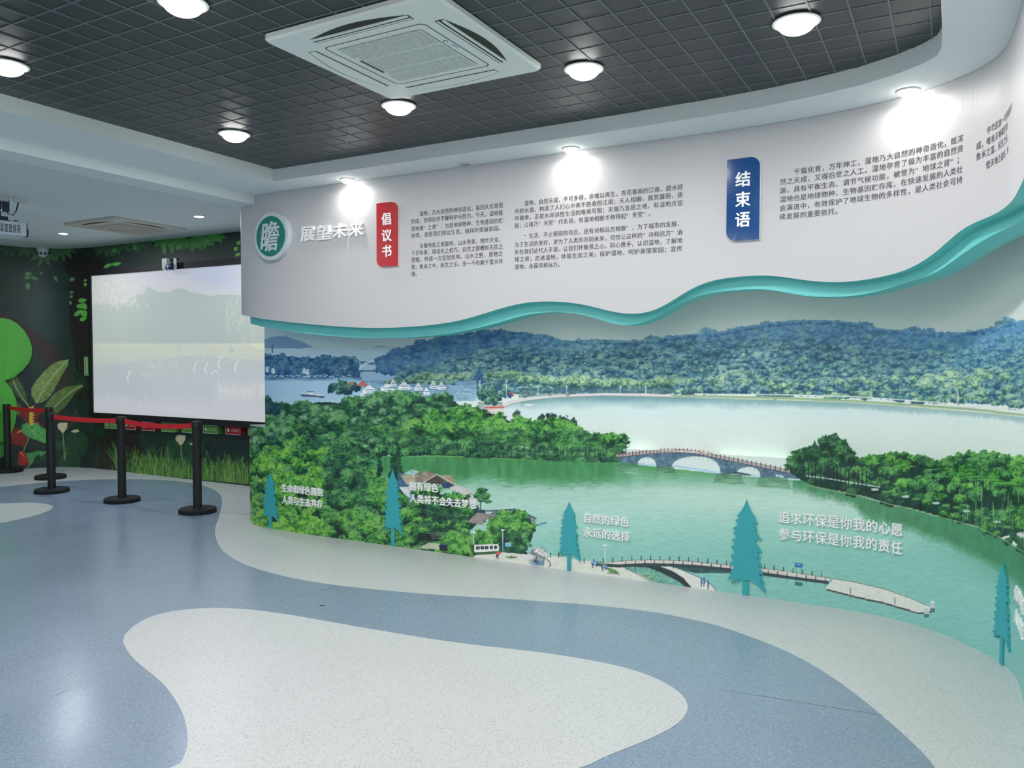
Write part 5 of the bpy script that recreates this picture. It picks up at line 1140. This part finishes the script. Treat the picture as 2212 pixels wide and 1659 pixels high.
# ------------------------------------------------------------------ belt barrier posts
posts = [(-11.36, 6.1), (-10.28, 6.05), (-9.22, 5.44), (-7.96, 5.47), (-6.74, 5.47)]
plabs = ['black barrier post at the far left, before the green board', 'black barrier post second from the left, partly behind the next one', 'black barrier post where the long red belt begins, third from the left', 'black barrier post in the middle, between two red belts', 'black barrier post nearest the mural, rightmost']
def make_post():
    e = empty('barrier_post', (0, 0, 0), None, 'barrier post', 'belt barrier posts')
    MB().lathe([(.178, 0), (.184, .006), (.184, .034), (.176, .045), (.06, .05), (.04, .052)], 48).build('base', M_RUBBER, e, True)
    MB().lathe([(.043, .05), (.043, .86)], 32).build('pole', M_BLACK, e, True)
    MB().lathe([(.047, .855), (.049, .86), (.049, .925), (.044, .934), (.02, .937)], 32).build('belt_head', M_BLACK, e, True)
    MB().box((.045, -.014, .85), (.058, .014, .922)).build('belt_clip', M_BLACK, e)
    return e
p0 = make_post()
for k, (x, y) in enumerate(posts):
    if k == 0: e = p0
    else:
        e = p0.copy(); COL.objects.link(e)
        for ch in list(p0.children):
            c = ch.copy(); COL.objects.link(c); c.parent = e
    e.location = (x, y, .0015); e['label'] = plabs[k]
def belt(i, j, lab, sag=.015, z=.89):
    a, b = Vector((*posts[i], z)), Vector((*posts[j], z)); d = (b - a).normalized(); a += d * .05; b -= d * .05; n = Vector((-d.y, d.x, 0)) * .0012
    v = []; f = []; N = 16
    for k in range(N + 1):
        t = k / N; p = a.lerp(b, t); dz = -sag * 4 * t * (1 - t)
        for sx in (-1, 1):
            for h in (-.026, .026): q = p + n * sx; v.append((q.x, q.y, q.z + dz + h))
    for k in range(N):
        a0, b0 = 4 * k, 4 * k + 4
        f += [[a0, b0, b0 + 1, a0 + 1], [a0 + 2, a0 + 3, b0 + 3, b0 + 2], [a0 + 1, b0 + 1, b0 + 3, a0 + 3], [a0, a0 + 2, b0 + 2, b0]]
    f += [[0, 1, 3, 2], [4 * N, 4 * N + 2, 4 * N + 3, 4 * N + 1]]
    o = obj('barrier_belt', v, f, M_BELT); tag(o, lab, 'belt', 'red retractable belts')
belt(0, 1, 'short red belt between the two farthest posts on the left'); belt(2, 3, 'long red belt between the third post and the middle post'); belt(3, 4, 'red belt between the middle post and the rightmost post', .03)

# ------------------------------------------------------------------ ceiling cassettes
def cassette(cx, cy, z, size, m, label, logo=True):
    e = empty('ceiling_cassette', (cx, cy, z), label, 'air conditioner', 'ceiling air-conditioning cassettes')
    S = size; fn = lambda a, b, d: (a, b, d)
    def add(mb, name, mm, sm=False): o = mb.build(name, mm, e, sm); return o
    mb = MB(); P0 = rrect(S, S, .035, 6); P1 = rrect(S * .975, S * .975, .03, 6); n = len(P0)
    v = [(x, y, .03) for x, y in P0] + [(x, y, .01) for x, y in P0] + [(x, y, 0) for x, y in P1]
    f = [[i, (i + 1) % n, n + (i + 1) % n, n + i] for i in range(n)] + [[n + i, n + (i + 1) % n, 2 * n + (i + 1) % n, 2 * n + i] for i in range(n)] + [[2 * n + i for i in range(n)]]
    mb.add(v, f); add(mb, 'panel', m)
    g = S * .60
    mb = MB(); ring = rrect(g, g, .03, 6); r2 = rrect(g - .012, g - .012, .026, 6); n = len(ring)
    mb.add([(x, y, -.0006) for x, y in ring] + [(x, y, -.0006) for x, y in r2], [[i, (i + 1) % n, n + (i + 1) % n, n + i] for i in range(n)]); add(mb, 'seam_groove', M_SLOT)
    gi = S * .50
    mb = MB().box((-gi / 2, -gi / 2, -.0012), (gi / 2, gi / 2, -.0006)); add(mb, 'grille_backing', M_SLOT)
    mb = MB(); N = 46; w = gi / N
    for k in range(N): x = -gi / 2 + (k + .5) * w; mb.box((x - w * .24, -gi / 2, -.006), (x + w * .24, gi / 2, -.0014))
    for k in (-1, 1): mb.box((-gi / 2, k * gi / 6 - .003, -.0066), (gi / 2, k * gi / 6 + .003, -.0016))
    o = add(mb, 'grille_slats', m); o['kind'] = 'stuff'
    mb = MB().box((-gi / 2 + .0, -.13, -.0075), (-gi / 2 + .03, .13, -.0067)); add(mb, 'filter_latch', m)
    mb = MB().box((-gi / 2 + .008, -.09, -.009), (-gi / 2 + .022, .09, -.0077)); add(mb, 'latch_slot', M_SLOT)
    for k in range(4):
        a = k * math.pi / 2; ca, sa = math.cos(a), math.sin(a); rt = lambda x, y: (x * ca - y * sa, x * sa + y * ca)
        L = S * .29; d = S * .385; openw = k in (2, 3)
        top = [(-L + 2 * L * t / 14, .05 * math.sin(math.pi * t / 14) + .016) for t in range(15)]
        P = [(x, d + y) for x, y in top] + [(L, d - .03), (-L, d - .03)]
        mb = MB(); v = [(*rt(x, y), -.0008) for x, y in P]; mb.add(v, [list(range(len(v)))]); add(mb, 'outlet', M_DARK if openw else M_SLOT)  # flat dark sheet, its colour stands in for shade inside the outlet
        P = [(-L + .006, d + .004), (L - .006, d + .004), (L - .006, d + .018), (-L + .006, d + .018)] if openw else [(x * .99, d - .004 + y * .92) for x, y in top] + [(L * .99, d - .022), (-L * .99, d - .022)]
        mb = MB(); mb.prism(P, lambda x, y, q: (*rt(x, y), -q), .001, .006 if openw else .003); add(mb, 'louver', m)
        if openw: mb = MB(); mb.prism([(-L + .004, d - .022), (L - .004, d - .022), (L - .004, d - .012), (-L + .004, d - .012)], lambda x, y, q: (*rt(x, y), -q), .001, .003); add(mb, 'louver_rail', m)
    if logo:
        mb = MB(); v, f, _ = GL[('Midea', 'r')]
        mb.add([(S * .275 + b * .02 * -1 + .01, .03 - a * .02 * -1 - .06, -.0012) for a, b in v], f); add(mb, 'logo', mat('logo_blue', (70, 130, 190), .5))
        mb = MB(); mb.tube([(S * .275, -.062 + .004 * math.cos(t) * 2 - .006, -.0015) if 0 else (S * .272 + .008 * math.sin(t), -.075 + .012 * math.cos(t), -.0015) for t in np.linspace(.6, 5.2, 14)], .0016, 5); add(mb, 'logo_swoosh', mat('logo_blue', (70, 130, 190), .5))
    return e
cassette(-2.335, 3.155, EYE + 1.453, .965, M_ACW, 'large white square cassette air conditioner in the black grid ceiling')
cassette(-8.52, 5.96, ZF - .028, .95, M_ACB, 'beige square cassette air conditioner in the far bay ceiling', False)

# ------------------------------------------------------------------ downlights
def make_downlight(r, z_drop, mlens):
    e = empty('downlight', (0, 0, 0), None, 'downlight')
    MB().lathe([(r * 1.02, .0), (r * 1.25, .0), (r * 1.25, -.004), (r * 1.12, -.007), (r * 1.02, -.004)], 36, cap=False).build('trim_ring', M_RING, e, True)
    MB().lathe([(r * math.cos(t), -.003 - z_drop * math.sin(t)) for t in np.linspace(0, 1.5, 8)], 32).build('lens', mlens, e, True)  # domed downward so the lens looks rounder, like a lamp's glare
    MB().lathe([(r * 1.03, -.002), (r * .9, .05), (r * .8, .09)], 24).build('housing', M_RING, e, True)
    return e
def lamp(e, power, size, col=(1, .985, .95), spread=math.pi, dz=-.012):
    L = bpy.data.lights.new('lamp', 'AREA'); L.shape = 'DISK'; L.size = size; L.energy = power * ((1.45 if e.location.y > 3 else .8) if 'black grid' in e['group'] else 1); L.color = col; L.spread = spread
    o = bpy.data.objects.new('lamp', L); COL.objects.link(o); o.parent = e; o.location = (0, 0, dz)
def place_lights(proto, spots, z, power, size, col, group, spread=math.pi, dz=-.085):
    for k, (x, y, lab) in enumerate(spots):
        if k == 0: e = proto
        else:
            e = proto.copy(); COL.objects.link(e)
            for ch in list(proto.children):
                if ch.type == 'MESH': c = ch.copy(); COL.objects.link(c); c.parent = e
        e.location = (x, y, z); e['label'] = lab; e['group'] = group
    for k, q in enumerate(list(bpy.data.objects)):
        if q.name.startswith('downlight') and q.type == 'EMPTY' and q.get('group') == group: lamp(q, power, size, col, spread, dz)
GS = [(-4.215, 3.75, 'lit round downlight in the grid, nearest the left corner of the black ceiling'), (-2.89, 3.80, 'lit downlight touching the far corner of the white cassette'), (-1.69, 3.78, 'lit downlight right of the white cassette'), (-.635, 3.71, 'brightest lit downlight at the upper right of the grid'),
      (-2.85, 2.27, 'lit downlight at the top edge of the picture, left of the cassette'), (-4.24, 2.31, 'lit downlight at the far left edge of the picture in the grid'), (-1.6, 2.27, 'downlight of the second grid row, out of view to the right')]
GS += [(x, y, 'downlight of the %s grid row behind the second, %s of four' % (r, c)) for y, r in ((.8, 'first'), (-.7, 'next'), (-2.1, 'last')) for x, c in ((-4.23, 'leftmost'), (-2.87, 'second'), (-1.6, 'third'), (-.5, 'rightmost'))] + [(-.5, 2.27, 'downlight farther back in the black grid, right of the second row')]  # unseen rows continue the grid spacing, added for their light
place_lights(make_downlight(.082, .05, M_LENS), GS, ZG - .004, P_GRID, .15, (1, .99, .97), 'downlights in the black grid')
WS = [(-4.19, 4.845, 'wall-washing spotlight above the red name plate'), (-2.26, 4.85, 'wall-washing spotlight above the middle paragraphs'), (-.235, 4.655, 'wall-washing spotlight over the curved corner'), (.118, 3.2, 'wall-washing spotlight just out of view at the right'), (.12, 2.0, 'wall-washing spotlight behind the viewer on the right')]
place_lights(make_downlight(.045, .032, M_LENSW), WS, ZS - .001, P_WALL, .07, (1, .97, .92), 'spotlights washing the fascia', math.pi, -.04)
FS = [(*on_z(137, 504, ZF), 'small lit downlight in the far bay, left of the beige cassette'), (*on_z(430, 467, ZF), 'small lit downlight in the far bay, right of the beige cassette'), (*on_z(2, 452, ZF), 'small lit downlight in the far bay beside the projector mount')]
FS += [(x, y, 'far bay downlight out of view, %s row, %s side' % (r, c)) for x, c in ((-7.3, 'right'), (-9.7, 'left')) for y, r in ((.9, 'near'), (-1.6, 'rear'))]
place_lights(make_downlight(.05, .012, M_LENSF), FS, ZF - .001, P_FAR, .09, (.86, .95, 1), 'small downlights in the far bay', math.pi, -.02)
# unlit one on the soffit
e = empty('downlight', (*on_z(1005, 354, ZS), ZS - .001), 'unlit recessed downlight in the white soffit, between two lit spotlights', 'downlight')
MB().lathe([(.045, 0), (.06, 0), (.06, -.004), (.05, -.006), (.045, -.004)], 30, cap=False).build('trim_ring', M_RING, e, True)
obj('lens', [(.045 * math.cos(a), .045 * math.sin(a), -.0022) for a in np.linspace(0, 2 * math.pi, 31)[:-1]], [list(range(30))[::-1]], M_LENSOFF, e)

# ------------------------------------------------------------------ projector on its ceiling mount
d = 7.63
def cam_pt(px, py, d): r = ray(px, py) * d; return (r[0], r[1], EYE + r[2])
PROT = 1.2
pc_ = cam_pt(10, 497, d); px_, py_, pz_ = pc_
e = empty('projector', pc_, 'silver ceiling projector hanging at the far left, its grille towards the viewer', 'projector')
b = MB().box((-.32, -.17, -.062), (.16, .17, .07)); o = b.build('body', M_PROJ, e, bevel=.014)
o.rotation_euler = (0, 0, PROT)
rot = Matrix.Rotation(PROT, 4, 'Z')
def pr(mb, name, m, sm=False):
    o = mb.build(name, m, e, sm); o.rotation_euler = (0, 0, PROT); return o
mb = MB()
for i in range(9):
    for j in range(6): mb.box((-.19 + i * .034, -.1715, -.036 + j * .013), (-.165 + i * .034, -.1702, -.029 + j * .013))
o = pr(mb, 'vent_grille', M_PROD); o['kind'] = 'stuff'
pr(MB().box((.158, -.16, -.05), (.166, .16, .06)), 'end_cap', M_PROD)
pr(MB().box((.06, -.12, .07), (.10, -.06, .086)), 'top_block', M_PROD)
pr(MB().tube([(.16, .05, 0), (.2, .05, 0)], .045, 20), 'lens', M_PROD, True)
pr(MB().tube([(-.08, -.1, -.062), (-.08, -.1, -.085)], .012, 10), 'foot', M_CAM, True)
pr(MB().box((-.2, -.1, .07), (.04, .1, .085)).box((-.17, -.08, .085), (.02, .08, .12)), 'mount_plate', M_PROD)
H = ZF - pz_
pr(MB().tube([(-.07, 0, .11), (-.07, 0, H - .05)], .045, 20), 'mount_pole', M_NAVY, True)
pr(MB().lathe([(.1, H - .05), (.11, H - .045), (.11, H - .001)], 28, (-.07, 0)), 'ceiling_plate', M_CAM, True)
pr(MB().box((-.02, -.03, H - .14), (.04, .03, H - .03)), 'junction_block', M_PROD)
pr(MB().tube([(.02, 0, H - .08), (.03, 0, H - .16), (.07, 0, H - .17), (.1, 0, H - .12), (.12, 0, H - .03)], .006, 8), 'cable', M_BLACK, True)
pr(MB().box((.08, -.02, H - .04), (.2, .02, H - .001)), 'cable_box', M_CAM)

# dome camera under the far ceiling
cp = cam_pt(92.5, 530, 11.2)
cx, cy = cp[0], cp[1]
e = empty('security_camera', (cx, cy, ZF - .001), 'white twin-lens dome camera under the ceiling in the left corner', 'camera')
MB().lathe([(.075, 0), (.078, -.01), (.078, -.05), (.07, -.058)], 32).build('base', M_CAM, e, True)
MB().lathe([(.062, -.05), (.064, -.075), (.055, -.11), (.036, -.132), (.012, -.14)], 32).build('dome', M_CAM, e, True)
dr = Vector((-cx, -cy, -.9)).normalized(); sd = Vector((-dr.y, dr.x, 0)).normalized()
for s_ in (-1, 1):
    c = Vector((0, 0, -.082)) + dr * .052 + sd * (.024 * s_); o = MB().tube([c, c + dr * .014], .018, 16).build('lens', M_BLACK, e, True)

# small scrap on the blue floor
x, y = on_z(696, 1309, 0)
o = MB().box((-.016, -.003, 0), (.016, .003, .003)).build('floor_scrap', M_BLACK); o.location = (x, y, .0013); o.rotation_euler = (0, 0, YAW - .03); tag(o, 'tiny black strip lying on the blue floor right of the pale inlay tip', 'scrap')
